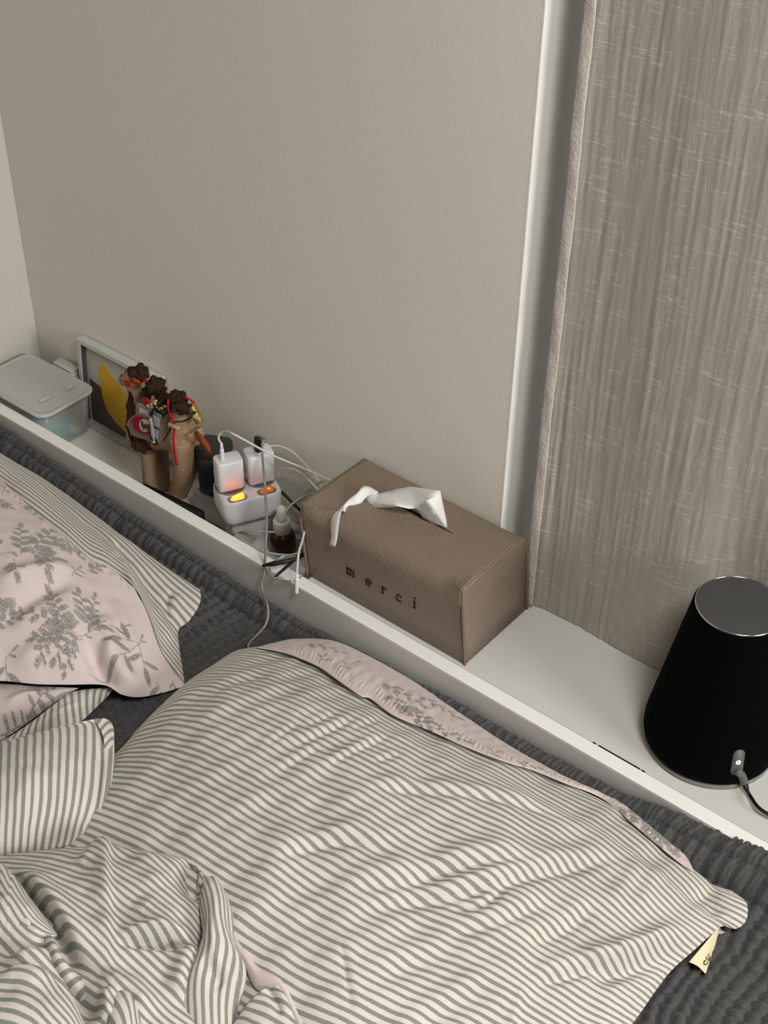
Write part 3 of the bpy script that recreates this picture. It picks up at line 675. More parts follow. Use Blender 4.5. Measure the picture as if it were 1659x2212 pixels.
# pink lobe below the floral pillow
sheet('pink_fold', [(-70, 1470, -.018), (0, 1476, -.018), (80, 1482, -.02), (170, 1486, -.026)], [(170, 1486, -.026), (140, 1503, -.03), (110, 1524, -.034)], [(-70, 1650, -.035), (0, 1602, -.035), (55, 1565, -.035), (110, 1524, -.034)], [(-70, 1470, -.018), (-70, 1560, -.01), (-70, 1650, -.035)], 160, 90, M['floral'], .008, [([(0, 1560), (60, 1525), (120, 1495)], .006, .010, .008, -.01, 'step'), ([(10, 1530), (60, 1505), (110, 1490)], .004, .008, .006, -.01, 'step')], 81,
      print_=[((60, 1560), (110, 1490), 6, .014, True), ((0, 1590), (60, 1565), 6, .012, True)], label='pink floral reverse of the duvet')
# striped strip beside it
sheet('striped_strip', [(-40, 1622, -.03), (30, 1586, -.026), (75, 1556, -.024), (120, 1520, -.024), (160, 1494, -.026), (246, 1484, -.034)], [(246, 1484, -.034), (247, 1487, -.036), (246, 1490, -.038)], [(-40, 1660, -.04), (40, 1622, -.04), (110, 1594, -.042), (160, 1570, -.042), (205, 1532, -.042), (246, 1490, -.038)], [(-40, 1622, -.03), (-40, 1640, -.03), (-40, 1660, -.04)], 160, 60, M['stripeB'], .008, [([(60, 1590), (120, 1550), (200, 1500)], .004, .006, .005, -.02, 'step')], 83, uvrot=1.15)
# folded corner with upright stripes
sheet('corner_fold', [(-60, 1628, .03), (0, 1606, .034), (70, 1588, .036), (140, 1568, .034), (200, 1554, .03), (226, 1552, .026)], [(226, 1552, .026), (243, 1566, .018), (247, 1610, .012), (245, 1670, .01), (236, 1735, .008), (214, 1790, .004), (203, 1812, .002)], [(-60, 1862, .012), (0, 1850, .012), (60, 1842, .01), (120, 1834, .006), (203, 1812, .002)], [(-60, 1628, .03), (-60, 1740, .045), (-60, 1862, .012)], 200, 200, M['stripeB'], .022,
      [([(20, 1790), (60, 1740), (70, 1680)], .004, .012), ([(212, 1600), (225, 1650), (215, 1730), (200, 1790)], .005, .008, .006, .02, 'step'), ([(190, 1760), (180, 1800), (170, 1830)], .005, .006, .006, .02), ([(100, 1700), (120, 1770), (110, 1830)], -.003, .012)], 85, uvrot=math.pi/2, label='turned-up corner with upright stripes')
sheet('corner_hem', [(205, 1557, .030), (222, 1551, .028), (234, 1555, .024)], [(234, 1555, .024), (246, 1575, .016), (246, 1630, .010)], [(228, 1635, .02), (238, 1634, .014), (246, 1630, .010)], [(205, 1557, .030), (222, 1590, .028), (228, 1635, .02)], 40, 60, M['stripeB'], .003, seed=86, noise=.0006, uvrot=.5)
# main rumpled body
sheet('rumpled_top', [(-60, 1868, .012), (0, 1850, .014), (110, 1838, .012), (190, 1832, .012), (224, 1813, .03), (248, 1832, .03), (310, 1846, 1.006), (390, 1860, 1.006), (428, 1880, 1.006)], [(428, 1880, 1.006), (440, 1905, 1.008), (436, 1935, 1.008), (440, 1980, 1.006), (446, 2050, 1.006), (450, 2120, 1.006), (440, 2200, 1.006), (420, 2300, .04)], [(-60, 2330, .03), (60, 2340, .03), (200, 2340, .03), (350, 2330, .04), (420, 2300, .04)], [(-60, 1868, .012), (-60, 2000, .04), (-60, 2150, .04), (-60, 2330, .03)], 320, 320, M['stripeB'], .035,
      [([(432, 1890), (420, 1940), (428, 1968), (460, 1930)], -0.0217, .008, .012, .01),
       ([(450, 1935), (470, 1960), (478, 2020)], 0.0186, .012, .010, .0),
       ([(225, 1815), (200, 1850), (180, 1900)], 0.0093, .012, .008, .03),
       ([(300, 1860), (330, 1900), (350, 1960)], 0.0062, .012),
       ([(0, 1870), (35, 1905), (90, 1975), (120, 2020), (160, 2080), (210, 2115)], -0.0279, .006, .010, .045),
       ([(30, 1870), (70, 1915), (130, 1980), (170, 2040), (230, 2090)], 0.0155, .014, .010, .045),
       ([(430, 2062), (350, 2058), (250, 2062)], -0.0124, .006, .010, .03, 'step'),
       ([(436, 2065), (410, 2120), (385, 2190)], 0.0186, .008, .014, .02),
       ([(470, 2060), (460, 2130), (440, 2200)], 0.0109, .010, .008, .0),
       ([(210, 2110), (250, 2130), (300, 2150), (330, 2200)], 0.0139, .012, .01, .045),
       ([(100, 2060), (130, 2110), (180, 2180), (230, 2210)], -0.0186, .010, .014, .045),
       ([(0, 2080), (60, 2050), (120, 2055)], -0.0155, .010, .012, .045),
       ([(0, 2105), (70, 2090), (130, 2120), (160, 2180)], 0.0170, .014, .012, .045),
       ([(240, 2140), (235, 2180), (245, 2220)], 0.0155, .008, .008, .045),
       ([(300, 1980), (340, 2010), (400, 2030)], 0.0062, .014), ([(200, 1960), (260, 2000), (330, 2060)], -0.0062, .016), ([(20, 1960), (60, 2010), (100, 2060)], 0.0078, .016, .016, .045)], 91, uvrot=-.55, noise=.002, label='rumpled striped top of the duvet', pw=.5)
# overlapping edge of the sheet on the left
sheet('overlap_edge', [(-60, 1872, .052), (0, 1864, .054), (24, 1888, .055), (32, 1892, .054), (62, 1935, .054), (82, 1962, .054), (112, 2000, .052)], [(112, 2000, .052), (118, 2010, .05), (124, 2018, .05)], [(-60, 2090, .048), (0, 2072, .05), (40, 2070, .05), (80, 2060, .05), (124, 2018, .05)], [(-60, 1872, .052), (-60, 1980, .06), (-60, 2090, .048)], 140, 140, M['stripeB'], .012, [([(0, 1990), (50, 2010), (100, 2020)], .004, .01), ([(0, 2040), (50, 2045), (90, 2040)], -.003, .01)], 95, uvrot=-.6)
sheet('rolled_fold', [(100, 2008, .052), (118, 2030, .052), (135, 2070, .05), (165, 2105, .046), (212, 2118, .04)], [(212, 2118, .04), (222, 2130, .036), (236, 2150, .03)], [(90, 2050, .046), (115, 2110, .042), (150, 2150, .038), (200, 2178, .032), (236, 2150, .03)], [(100, 2008, .052), (96, 2030, .054), (90, 2050, .046)], 120, 80, M['stripeB'], .012, [([(120, 2050), (150, 2105), (200, 2130)], .004, .007)], 97, uvrot=.9)
sheet('lower_lump', [(-60, 2100, .06), (0, 2098, .062), (50, 2084, .064), (95, 2092, .062), (125, 2125, .058), (165, 2170, .05), (190, 2230, .046)], [(190, 2230, .046), (195, 2270, .04), (190, 2330, .03)], [(-60, 2340, .05), (60, 2340, .05), (190, 2330, .03)], [(-60, 2100, .06), (-60, 2220, .07), (-60, 2340, .05)], 150, 130, M['stripeB'], .012, [([(0, 2150), (60, 2140), (120, 2170)], .005, .012), ([(0, 2190), (70, 2185), (140, 2215)], -.004, .012)], 99, uvrot=-.35)
sheet('right_pleat', [(432, 1962, 1.012), (442, 1926, 1.016), (466, 1914, 1.014), (490, 1940, 1.008)], [(490, 1940, 1.008), (503, 1985, 1.006), (506, 2045, 1.006), (521, 2080, 1.006), (532, 2102, 1.006), (528, 2140, 1.006), (512, 2200, 1.006), (505, 2300, 1.006)], [(384, 2300, 1.03), (440, 2300, 1.03), (505, 2300, 1.006)], [(432, 1962, 1.012), (436, 2000, 1.020), (440, 2060, 1.024), (420, 2115, 1.026), (390, 2185, 1.028), (384, 2300, 1.03)], 120, 220, M['stripeB'], .018,
      [([(455, 1920), (468, 1965), (462, 2030), (470, 2090)], .006, .008, .006, .06), ([(440, 2060), (462, 2090), (480, 2110)], -.006, .006, .008, .06), ([(505, 2060), (492, 2110), (474, 2180)], .006, .008, .006, .05), ([(500, 2100), (505, 2150), (490, 2212)], -.004, .007, .007, .05)], 101, uvrot=math.pi/2+.1, label='upright pleat with lengthwise stripes')
sheet('front_lump', [(236, 2142, .05), (258, 2130, .052), (285, 2140, .05), (300, 2175, .045), (318, 2240, .04)], [(318, 2240, .04), (322, 2280, .035), (318, 2330, .03)], [(232, 2330, .04), (270, 2330, .04), (318, 2330, .03)], [(236, 2142, .05), (234, 2200, .055), (232, 2330, .04)], 70, 90, M['stripeB'], .010, seed=103, uvrot=-1.0)
sheet('end_tip', [(508, 2225, 1.012), (540, 2178, 1.012), (575, 2148, 1.010), (598, 2136, 1.008)], [(598, 2136, 1.008), (618, 2160, 1.006), (640, 2200, 1.006), (680, 2290, 1.006)], [(470, 2330, 1.01), (560, 2330, 1.01), (680, 2290, 1.006)], [(508, 2225, 1.012), (490, 2280, 1.012), (470, 2330, 1.01)], 100, 90, M['stripeB'], .010, [([(580, 2160), (600, 2190), (620, 2230)], .004, .008, .005, .0, 'step')], 105, uvrot=-.75)
sheet('grey_turnback', [(505, 2022, 1.004), (528, 2060, 1.008), (560, 2098, 1.008), (600, 2126, 1.010), (622, 2150, 1.010), (640, 2190, 1.010), (660, 2230, 1.008)], [(660, 2230, 1.008), (655, 2240, 1.006), (648, 2250, 1.005)], [(508, 2070, 1.003), (530, 2100, 1.003), (552, 2140, 1.003), (585, 2150, 1.003), (605, 2165, 1.003), (625, 2205, 1.003), (648, 2250, 1.005)], [(505, 2022, 1.004), (506, 2050, 1.006), (508, 2070, 1.003)], 110, 40, M['floral'], .006, seed=107, noise=.001, label='turned-back plain hem')

# ------------------------------------------------------------------ tissue box and tissue
tb_ = thing('tissue_box', 'taupe leather tissue box cover lettered merci', 'tissue box', (-.14, .09, 0))
bx0, bx1, by0, by1, bh = -.2655, -.0165, .0245, .154, .1145
def boxpt(s, yz):                                   # s along the box, slight lean of the soft cover
    y, z = yz; return np.array([bx0+(bx1-bx0)*s-.011*z/.115, y, z])
prof = [(by0, .0003), (by0-.0005, .03), (by0-.0012, .06), (by0-.0008, .082)]
for k in range(9):
    a = math.pi/2*k/8; prof.append((by0+.024-.0245*math.cos(a), .088+.0235*math.sin(a)))
prof += [(.07, .1135), (.09, .1145), (.11, .1143), (.13, .1135)]
for k in range(1, 7):
    a = math.pi/2*k/6; prof.append((by1-.012+.012*math.sin(a), .102+.0105*math.cos(a)))
prof += [(by1, .05), (by1, .0003)]
prof = np.array(prof); ns = 60; Vb = []
sharp = np.array([(by0, .0003), (by0-.0006, .03), (by0-.001, .06), (by0-.001, .09)]+[(by0-.0005+.001*k/8, .100+.0125*k/8) for k in range(9)]+[(.07, .1130), (.09, .1135), (.11, .1133), (.13, .1128)]+[(by1-.006+.001*k, .1125-.0008*k) for k in range(6)]+[(by1, .05), (by1, .0003)])
for i in range(ns):
    s = i/(ns-1); e = np.clip(min(s, 1-s)/.13, 0, 1); e = e*e*(3-2*e)
    pr_ = sharp*(1-e)+prof*e
    for q in pr_: Vb.append(boxpt(s, q))
np_ = len(prof); Fb = gridfaces(ns, np_)
cv = mesh('cover', Vb, Fb, M['leather'], tb_); solidify(cv, .0022, -1)
for s_, nm in ((0, 'end_panel'), (1, 'end_panel')):
    sg = 1 if s_ else -1
    P = [boxpt(s_, q)+np.array([sg*.0006, 0, 0]) for q in sharp]; c0 = np.mean(P, 0)+np.array([-sg*.003, 0, 0])
    rings = [np.array(P), np.array([c0+(p-c0)*.72+np.array([-sg*.0012, 0, 0]) for p in P]), np.array([c0+(p-c0)*.3+np.array([-sg*.002, 0, 0]) for p in P])]
    n = len(P); V = np.vstack(rings+[c0[None]]); Fc = []
    for r in range(2): Fc += [[r*n+k, r*n+(k+1) % n, (r+1)*n+(k+1) % n, (r+1)*n+k] for k in range(n)]
    Fc += [[2*n+k, 2*n+(k+1) % n, 3*n] for k in range(n)]
    o = mesh(nm, V, Fc, M['leather'], tb_); solidify(o, .002, 0)
for s_ in (0, 1):                                   # raised stitched rims at the ends
    sg = 1 if s_ else -1
    for q in ([tuple(p) for p in sharp[:4]], [tuple(p) for p in ((by1, .0003), (by1, .05), (by1, .104))]):
        V, Fc = tube([boxpt(s_, p)+np.array([sg*.0016, -.0006 if p[0] < .09 else .0006, 0]) for p in q], .0017, 30, 8); mesh('seam_rim', V, Fc, M['leather_edge'], tb_)
# dark sheet as the shade inside the slit, the top is not cut
A, B = pz(800, 1056, .1147), pz(979, 1153, .1147); d = (B-A)/np.linalg.norm(B-A); n = np.cross([0, 0, 1], d)
sl = [A+d*np.linalg.norm(B-A)*f+n*.0022*math.sin(math.pi*f)*sd for sd, fs in ((1, np.linspace(0, 1, 20)), (-1, np.linspace(1, 0, 20))) for f in fs]
V, Fc = prism([(i, 0) for i in range(len(sl))], lambda i, _: sl[int(i)]-np.array([0, 0, .0008]), .0012, (0, 0, 1)); mesh('slit', V, Fc, M['slot'], tb_, smooth=False)
SLITY = .5*(A[1]+B[1])
# embossed letters m e r c i
def arc(cx, cy, rx, ry, a0, a1, n=14): return [(cx+rx*math.cos(math.radians(a)), cy+ry*math.sin(math.radians(a))) for a in np.linspace(a0, a1, n)]
GL = {'m': [([(0, 0), (0, 1)], .17), ([(-.14, .98), (.02, .98)], .09), ([(-.2, .03), (.2, .03)], .08)]+[([(.0, .74)]+arc(.24, .66, .22, .3, 150, 0, 9)+[(.46, 0)], .14), ([(.3, .03), (.62, .03)], .08), ([(.46, .74)]+arc(.70, .66, .22, .3, 150, 0, 9)+[(.92, 0)], .14), ([(.78, .03), (1.12, .03)], .08)],
      'e': [(arc(.4, .5, .38, .47, 0, 320, 26), .13), ([(.04, .5), (.78, .5)], .09)],
      'r': [([(0, 0), (0, 1)], .17), ([(-.15, .98), (.02, .98)], .09), ([(-.2, .03), (.26, .03)], .08), ([(0, .7)]+arc(.3, .6, .26, .36, 140, 45, 8), .12), (arc(.46, .82, .05, .05, 0, 330, 8), .11)],
      'c': [(arc(.4, .5, .38, .47, 45, 320, 24), .13), (arc(.66, .8, .05, .05, 0, 330, 8), .11)],
      'i': [([(0, 0), (0, 1)], .17), ([(-.16, .98), (.02, .98)], .09), ([(-.22, .03), (.22, .03)], .08), (arc(0, 1.42, .06, .06, 0, 345, 10), .13)]}
for chh, (u, v), sz, off in (('m', (757, 1236), .0108, -.46), ('e', (796, 1258), .0108, -.4), ('r', (828, 1275), .0108, -.1), ('c', (862, 1292), .0108, -.4), ('i', (895.5, 1306), .0112, 0)):
    c = py(u, v, by0-.0012)
    fn = lambda x, y: np.array([c[0]+(x+off)*sz, by0-.0006, c[2]+(y-.5)*sz])
    V, Fc = strokes(GL[chh], fn, .0010, (0, -1, 0)); mesh('letter', V, Fc, M['ink'], tb_, smooth=False)
# tissue
ti = thing('tissue', 'crumpled white tissue pulled up through the slit of the taupe box', 'tissue', pz(905, 1120, .1145))
ys_ = SLITY
tv = dict(A=(969, 1146, ys_+.006), B=(951, 1060, ys_+.004), C=(886, 1051, ys_+.010), D=(842, 1060, ys_+.004), E=(823, 1065, ys_-.004), F=(800, 1068, ys_-.012), G=(787, 1078, ys_-.016), H=(792, 1088, ys_-.02), I=(812, 1097, ys_-.022), J=(884, 1099, ys_-.016), K=(899, 1098, ys_-.010), L=(914, 1118, ys_-.008), N=(945, 1137, ys_+.0), O=(942, 1104, ys_-.014), P=(923, 1080, ys_-.020), Q=(938, 1072, ys_-.008), R=(800, 1093, ys_-.016), S=(828, 1090, ys_-.026), T=(862, 1094, ys_-.024), U=(806, 1085, ys_-.02))
nm = list(tv); P = [py(*tv[k]) for k in nm]; ix = {k: i for i, k in enumerate(nm)}
fc = ['DCKJ', 'CBQ', 'CQK', 'KQP', 'PQO', 'QBO', 'BAO', 'OAN', 'KPO', 'KOL', 'LON', 'DJT', 'DTS', 'EDS', 'ESU', 'USI', 'FEU', 'GFU', 'GUH', 'HUI', 'SIT', 'HRI']
o = mesh('pulled_sheet', P, [[ix[c] for c in f] for f in fc if len(set(f)) == len(f)], M['tissue'], ti, smooth=True)
m = o.modifiers.new('sub', 'SUBSURF'); m.levels = 1; m.render_levels = 2; m.subdivision_type = 'SIMPLE'; solidify(o, .0005, 0)
top_ = [(818, 1063, ys_-.004), (800, 1052, ys_-.006), (785, 1050, ys_-.012), (772, 1064, ys_-.024), (752, 1080, ys_-.036), (735, 1098, ys_-.046), (718, 1116, by0-.004), (715, 1140, by0-.006), (716, 1160, by0-.006), (712, 1178, by0-.006)]
bot_ = [(812, 1078, ys_-.012), (797, 1072, ys_-.014), (788, 1078, ys_-.02), (776, 1092, ys_-.030), (764, 1104, ys_-.038), (748, 1106, ys_-.046), (737, 1106, by0-.006), (731, 1140, by0-.009), (728, 1165, by0-.009), (724, 1181, by0-.009)]
a = catmull([py(*q) for q in top_], 40); b = catmull([py(*q) for q in bot_], 40)
g = np.stack([a, (a*2+b)/3+np.array([0, -.002, .002]), (a+b*2)/3+np.array([0, -.001, .001]), b]); o = mesh('torn_strip', g, gridfaces(4, 40), M['tissue'], ti); solidify(o, .0005, 0)

# ------------------------------------------------------------------ speaker
sc_ = np.array([.268, .106, 0.0])
sp = thing('speaker', 'black fabric conical speaker on the white lid beside the curtain', 'speaker', sc_)
V, Fc = lathe([(.05, .0), (.0715, .0), (.0728, .002), (.0728, .0055), (.068, .0062)], sc_, 72); mesh('base_ring', V, Fc, M['basegrey'], sp)
pf = [(.069, .0062), (.0735, .010), (.0752, .018), (.0752, .03)]
for k in range(1, 13):
    f = k/12; pf.append((.0752-(.0752-.0487)*f**1.02-.0000, .03+(.2-.03)*f))
pf += [(.0484, .2035), (.0475, .2055), (.0462, .2060)]
V, Fc = lathe(pf, sc_, 96); mesh('fabric_body', V, Fc, M['blackfab'], sp)
V, Fc = lathe([(.0464, .2059), (.0463, .2072), (.0455, .2075), (.0450, .2070), (.0449, .2062)], sc_, 96); mesh('metal_rim', V, Fc[:-2], M['chrome'], sp, label='bright metal rim')
V, Fc = lathe([(.0450, .2061), (.0449, .2066), (.044, .2068), (.02, .2068)], sc_, 96); mesh('top_plate', V, Fc, M['greyplate'], sp, label='dark grey top plate')
# control strip facing the room
ang = math.atan2(-.86, .44)
hit = None
best = 1e9
for zz in np.linspace(.012, .06, 60):
    p = pz(1594, 1645, zz); rr_ = np.hypot(p[0]-sc_[0], p[1]-sc_[1]); tgt = np.interp(zz, [q[1] for q in pf], [q[0] for q in pf])
    if abs(rr_-tgt) < best: best = abs(rr_-tgt); hit = p
ang = math.atan2(hit[1]-sc_[1], hit[0]-sc_[0])
def surf(a, z, lift=0): r = np.interp(z, [q[1] for q in pf], [q[0] for q in pf])+lift; return np.array([sc_[0]+r*math.cos(a), sc_[1]+r*math.sin(a), z])
V = []; nn = 20
poly = rrect(.0135, .034, .0064, 8); zc = hit[2]-.001
pts = [surf(ang+x/.074, zc+y, .0008) for x, y in poly]; base_ = [surf(ang+x/.074, zc+y, -.002) for x, y in poly]
V = np.vstack([pts, base_, surf(ang, zc, .0009)[None]]); n = len(pts)
mesh('control_strip', V, [[k, (k+1) % n, 2*n] for k in range(n)]+[[k, n+k, n+(k+1) % n, (k+1) % n] for k in range(n)], M['midgrey'], sp, label='grey control strip')
fn = lambda x, y: surf(ang+x/.074, hit[2]+y, .0012)
V, Fc = strokes([(arc(0, 0, .0021, .0021, 120, 420, 18), .0010), ([(0, .0006), (0, .0028)], .0009)], fn, .0004, (math.cos(ang), math.sin(ang), 0)); mesh('power_light', V, Fc, M['white_led'], sp, smooth=False, label='lit white power symbol')
pw = thing('mains_cable', 'black cable plugged into the back of the conical speaker', 'cable', surf(ang, zc-.014, .02))
P0 = surf(ang, zc-.011, .001); out_ = np.array([math.cos(ang), math.sin(ang), 0])
pl1 = pz(1607, 1690, .012); pl2 = pz(1613, 1706, .008)
V, Fc = tube([P0, (P0*.4+pl1*.6)+np.array([0, 0, .004]), pl1], .0046, 20, 16); mesh('plug', V, Fc, M['midgrey'], pw)
V, Fc = tube([pl1, pl2], [.0038, .003], 8, 14); mesh('strain_relief', V, Fc, M['blackgloss'], pw)
V, Fc = tube([pl2, pz(1622, 1722, .006), pz(1638, 1744, .010), pz(1662, 1760, .010), pz(1700, 1776, .006), pz(1780, 1800, .0026)], .0021, 60, 10); mesh('cord', V, Fc, M['cablek'], pw)

# ------------------------------------------------------------------ curtain
cu = thing('curtain', 'crinkled grey gauze curtain hanging behind the speaker', 'curtain', (.45, .16, .001))
nxc, nzc = 520, 420
xc = np.linspace(0, 1, nxc); zc_ = np.linspace(.0012, 1.9, nzc); Xg, Zg = np.meshgrid(xc, zc_)
XX = -.0235+Xg*1.05+.0005*np.sin(Zg*14+1)+.0003*np.sin(Zg*37)
r = np.random.RandomState(8); Yg = .166+.0*XX
Yg += .0028*np.sin(XX*24+.6+.3*np.sin(Zg*3))*np.clip(XX/.1, 0, 1)+.0010*np.sin(XX*47+.5*Zg)
for k in range(26):
    f = r.uniform(60, 420); Yg += (.00017*(120/f)**.5)*np.sin(XX*f*2+r.rand()*6+2.4*np.sin(Zg*r.uniform(2, 14)+r.rand()*6))*(.55+.45*np.sin(Zg*r.uniform(3, 20)+XX*r.uniform(5, 30)))
Yg = np.maximum(Yg, .1585-.0*Zg)
Yg += (.042*np.exp(-((XX-.27)/.072)**4))*np.exp(-(Zg/.26)**2)
Yg = np.where(XX < .0, Yg-.004*np.clip(1-(XX+.0235)/.022, 0, 1), Yg)
mesh('gauze_panel', np.stack([XX, Yg, Zg], -1), gridfaces(nzc, nxc), M['curtain'], cu, uv=np.stack([XX, Zg], -1))
hx = np.linspace(-.0245, -.0115, 10); zh = np.linspace(.0012, 1.9, 300); HX, HZ = np.meshgrid(hx, zh)
HY = .1580+.0010*((HX+.018)/.0065)**2+.0003*np.sin(HZ*70+HX*300)+.0003*np.sin(HZ*190)
HXw = HX+.0005*np.sin(HZ*14+1)+.0003*np.sin(HZ*37)
o = mesh('side_hem', np.stack([HXw, HY, HZ], -1), gridfaces(300, 10), M['hem'], cu, label='paler double side hem'); solidify(o, .001, 0)

# ------------------------------------------------------------------ storage bin
bn = thing('storage_bin', 'translucent lidded plastic bin at the left end of the trough', 'bin', (-.87, .076, -.08))
def ringat(x0, x1, y0, y1, r, z): q = rrect(x1-x0, y1-y0, r, 7); return np.c_[q[:, 0]+(x0+x1)/2, q[:, 1]+(y0+y1)/2, np.full(len(q), z)]
outer_ = [ringat(-.93, -.818, .036, .128, .012, -.0795), ringat(-.934, -.813, .033, .131, .016, -.077), ringat(-.942, -.797, .028, .126, .016, .004)]
inner_ = [ringat(-.9405, -.7985, .0295, .1245, .015, .004), ringat(-.9325, -.8145, .0345, .1295, .015, -.0755), ringat(-.92, -.83, .046, .118, .010, -.0765)]
V, Fc = loft(outer_+inner_); n = len(outer_[0]); mesh('bin_body', V, Fc, M['frosted'], bn, label='frosted clear bin body')
lidr = [ringat(-.944, -.792, .0265, .1275, .017, .0045), ringat(-.948, -.7865, .0225, .1285, .020, .0055), ringat(-.949, -.7855, .0215, .1295, .021, .0085), ringat(-.947, -.7875, .0235, .1275, .020, .0105), ringat(-.944, -.7905, .0265, .1245, .018, .0108), ringat(-.943, -.7915, .0275, .1235, .018, .0096), ringat(-.939, -.796, .031, .12, .016, .0096)]
V, Fc = loft(lidr); ld_ = mesh('bin_lid', V, Fc, M['frostlid'], bn, label='milky plastic lid')
for (u, v), w in (((100, 864), .022), ((152, 838), .02)):
    c = pz(u, v, .0098); q = rrect(.013, w, .004); rings = [np.c_[q*f+c[:2], np.full(len(q), z)] for f, z in ((1.0, .0096), (.97, .0108), (.9, .0108), (.86, .0099))]
    V, Fc = loft(rings); mesh('finger_grip', V, Fc, M['frostlid'], ld_)
ad = thing('teal_bottle', 'teal bottle with a white cap lying inside the translucent bin', 'bottle', (-.85, .075, -.076))
cA, cB = pz(118, 925, -.045), pz(150, 925, -.055); cA = np.array([-.870, .060, -.052]); cB = px(148, 924, -.833)
V, Fc = tube([cA, cA*.5+cB*.5, cB], [.014, .0175, .0175], 20, 24, smooth=True); mesh('bottle_body', V, Fc, M['teal'], ad)
cC = cB+(cB-cA)*.34; V, Fc = tube([cB, cC], [.009, .008], 8, 20); mesh('cap', V, Fc, M['wplastic2'], ad)
# small white jar lid at the wall end, just behind the bin
wj = thing('white_case', 'small white case tucked between the bin and the wall', 'case', (-.875, .143, -.08))
V, Fc = rbox(.05, .022, .084, .006); mesh('case_body', xf(V, None, (-.875, .1435, -.0795)), Fc, M['wplastic2'], wj); V, Fc = rbox(.046, .018, .004, .005, .001); mesh('case_top', xf(V, None, (-.875, .1435, .0048)), Fc, M['white'], wj)

# ------------------------------------------------------------------ picture frame leaning on the wall
fr = thing('picture_frame', 'white picture frame with a yellow and brown abstract print leaning on the wall', 'picture frame', (-.735, .145, -.08))
fw, fh, fd = .178, .153, .015
yb = .1305; tilt = math.asin((YW-.0012-fd-yb)/fh) if (YW-.0012-fd-yb) < fh else .1
FO = np.array([-.8375, yb, -.0795]); fR = np.array([1, 0, 0]); fU = np.array([0, math.sin(tilt), math.cos(tilt)]); fN = np.cross(fR, fU)   # fN points to -y
fp = lambda x, y, n=0: FO+fR*x+fU*y+fN*n
def fbox(x0, x1, y0, y1, n0, n1, name, mat, parent=fr, bev=.0012, label=None):
    V, Fc = boxv((x0, y0, n0), (x1, y1, n1), bev); V = np.array([fp(*q) for q in V]); return mesh(name, V, Fc, mat, parent, smooth=False, label=label)
bw_ = .0085
fbox(0, fw, fh-bw_, fh, -fd, 0, 'frame_rail', M['frame']); fbox(0, fw, 0, bw_, -fd, 0, 'frame_rail', M['frame'])
fbox(0, bw_, bw_, fh-bw_, -fd, 0, 'frame_stile', M['frame']); fbox(fw-bw_, fw, bw_, fh-bw_, -fd, 0, 'frame_stile', M['frame'])
fbox(bw_, bw_+.0016, bw_, fh-bw_, -fd*.8, -.001, 'rebate', M['framegrey'], bev=0); fbox(bw_, fw-bw_, bw_, bw_+.003, -fd*.8, -.004, 'inner_lip', M['frame'], bev=0)
pa = fbox(bw_, fw-bw_, bw_, fh-bw_, -.0105, -.0085, 'print_sheet', M['mat_white'], bev=0, label='abstract print')
def flat(poly, n, name, mat): V, Fc = prism(poly, lambda x, y: fp(x, y, n), .0003, fN); mesh(name, V, Fc, mat, pa, smooth=False)
flat([(.015, .012), (fw-.012, .012), (fw-.012, fh-.016), (.015, fh-.016)], -.0084, 'print_ground', M['mat_cream'])
bt_ = [(.015, .086), (.03, .083), (.045, .079), (.06, .074), (.09, .066), (.12, .056), (.15, .05), (fw-.012, .046), (fw-.012, .012), (.015, .012)]
flat(bt_, -.0081, 'print_band', M['print_brown'])
ye = catmull([(.040, .118), (.052, .122), (.066, .112), (.088, .098), (.112, .078), (.124, .05), (.118, .028), (.098, .022), (.076, .028), (.054, .042), (.044, .062), (.041, .09)], 60, closed=True)
flat(ye, -.0078, 'print_shape', M['print_yellow'])

# ------------------------------------------------------------------ toy camel
YC = .082
cm = thing('toy_camel', 'stuffed two-humped toy camel with brown woolly tufts and a red harness', 'toy', (-.6, YC, -.08))
def cp(u, v, dy=0): return py(u, v, YC+dy)
def caps(P, r, seg=14, n=14): return tube(P, r, n, seg)
zt_ = -.0795
fl0 = cp(320, 975, -.010); rl0 = cp(388, 960, -.012)
def leg(topp, foot, r): return caps([topp, (topp*.5+foot*.5), foot], r)
fA = np.array([fl0[0]-.002, YC-.013, zt_]); fB = np.array([fl0[0]-.006, YC+.018, zt_])
rA = np.array([cp(383, 1060)[0]+.004, YC-.014, zt_]); rB = np.array([cp(365, 1040)[0], YC+.020, zt_])
parts = [leg(fl0, fA, [.0115, .0105, .0110]), leg(fl0+np.array([0, .024, 0]), fB, [.0115, .0100, .0100]),
         caps([rl0+np.array([.004, 0, .01]), cp(396, 1010, -.013), np.array([rA[0]+.006, rA[1], -.045]), rA], [.018, .013, .0105, .0118]), caps([rl0+np.array([0, .026, .0]), rB*.5+rl0*.5+np.array([.006, .016, 0]), rB], [.015, .010, .009]),
         caps([cp(303, 945), cp(345, 935), cp(388, 935), cp(415, 945)], [.019, .024, .026, .018], 18, 20),
         caps([cp(300, 960), cp(298, 920), cp(294, 880), cp(290, 838), cp(288, 818)], [.020, .0165, .0120, .0105, .0105], 16, 24),
         caps([cp(294, 816), cp(278, 818), cp(265, 822)], [.0135, .0115, .0082], 16, 14),
         caps([cp(340, 930), cp(338, 880), cp(336, 848)], [.020, .014, .010], 14, 14), caps([cp(392, 930), cp(394, 890), cp(388, 865)], [.023, .018, .011], 14, 14),
         caps([cp(415, 930), cp(425, 950)], [.016, .012], 12, 8)]
V, Fc = remeshed(parts, .0022, 4); V[:, 2] = np.maximum(V[:, 2], -.0797); mesh('felt_body', V, Fc, M['felt'], cm, label='tan felt body')
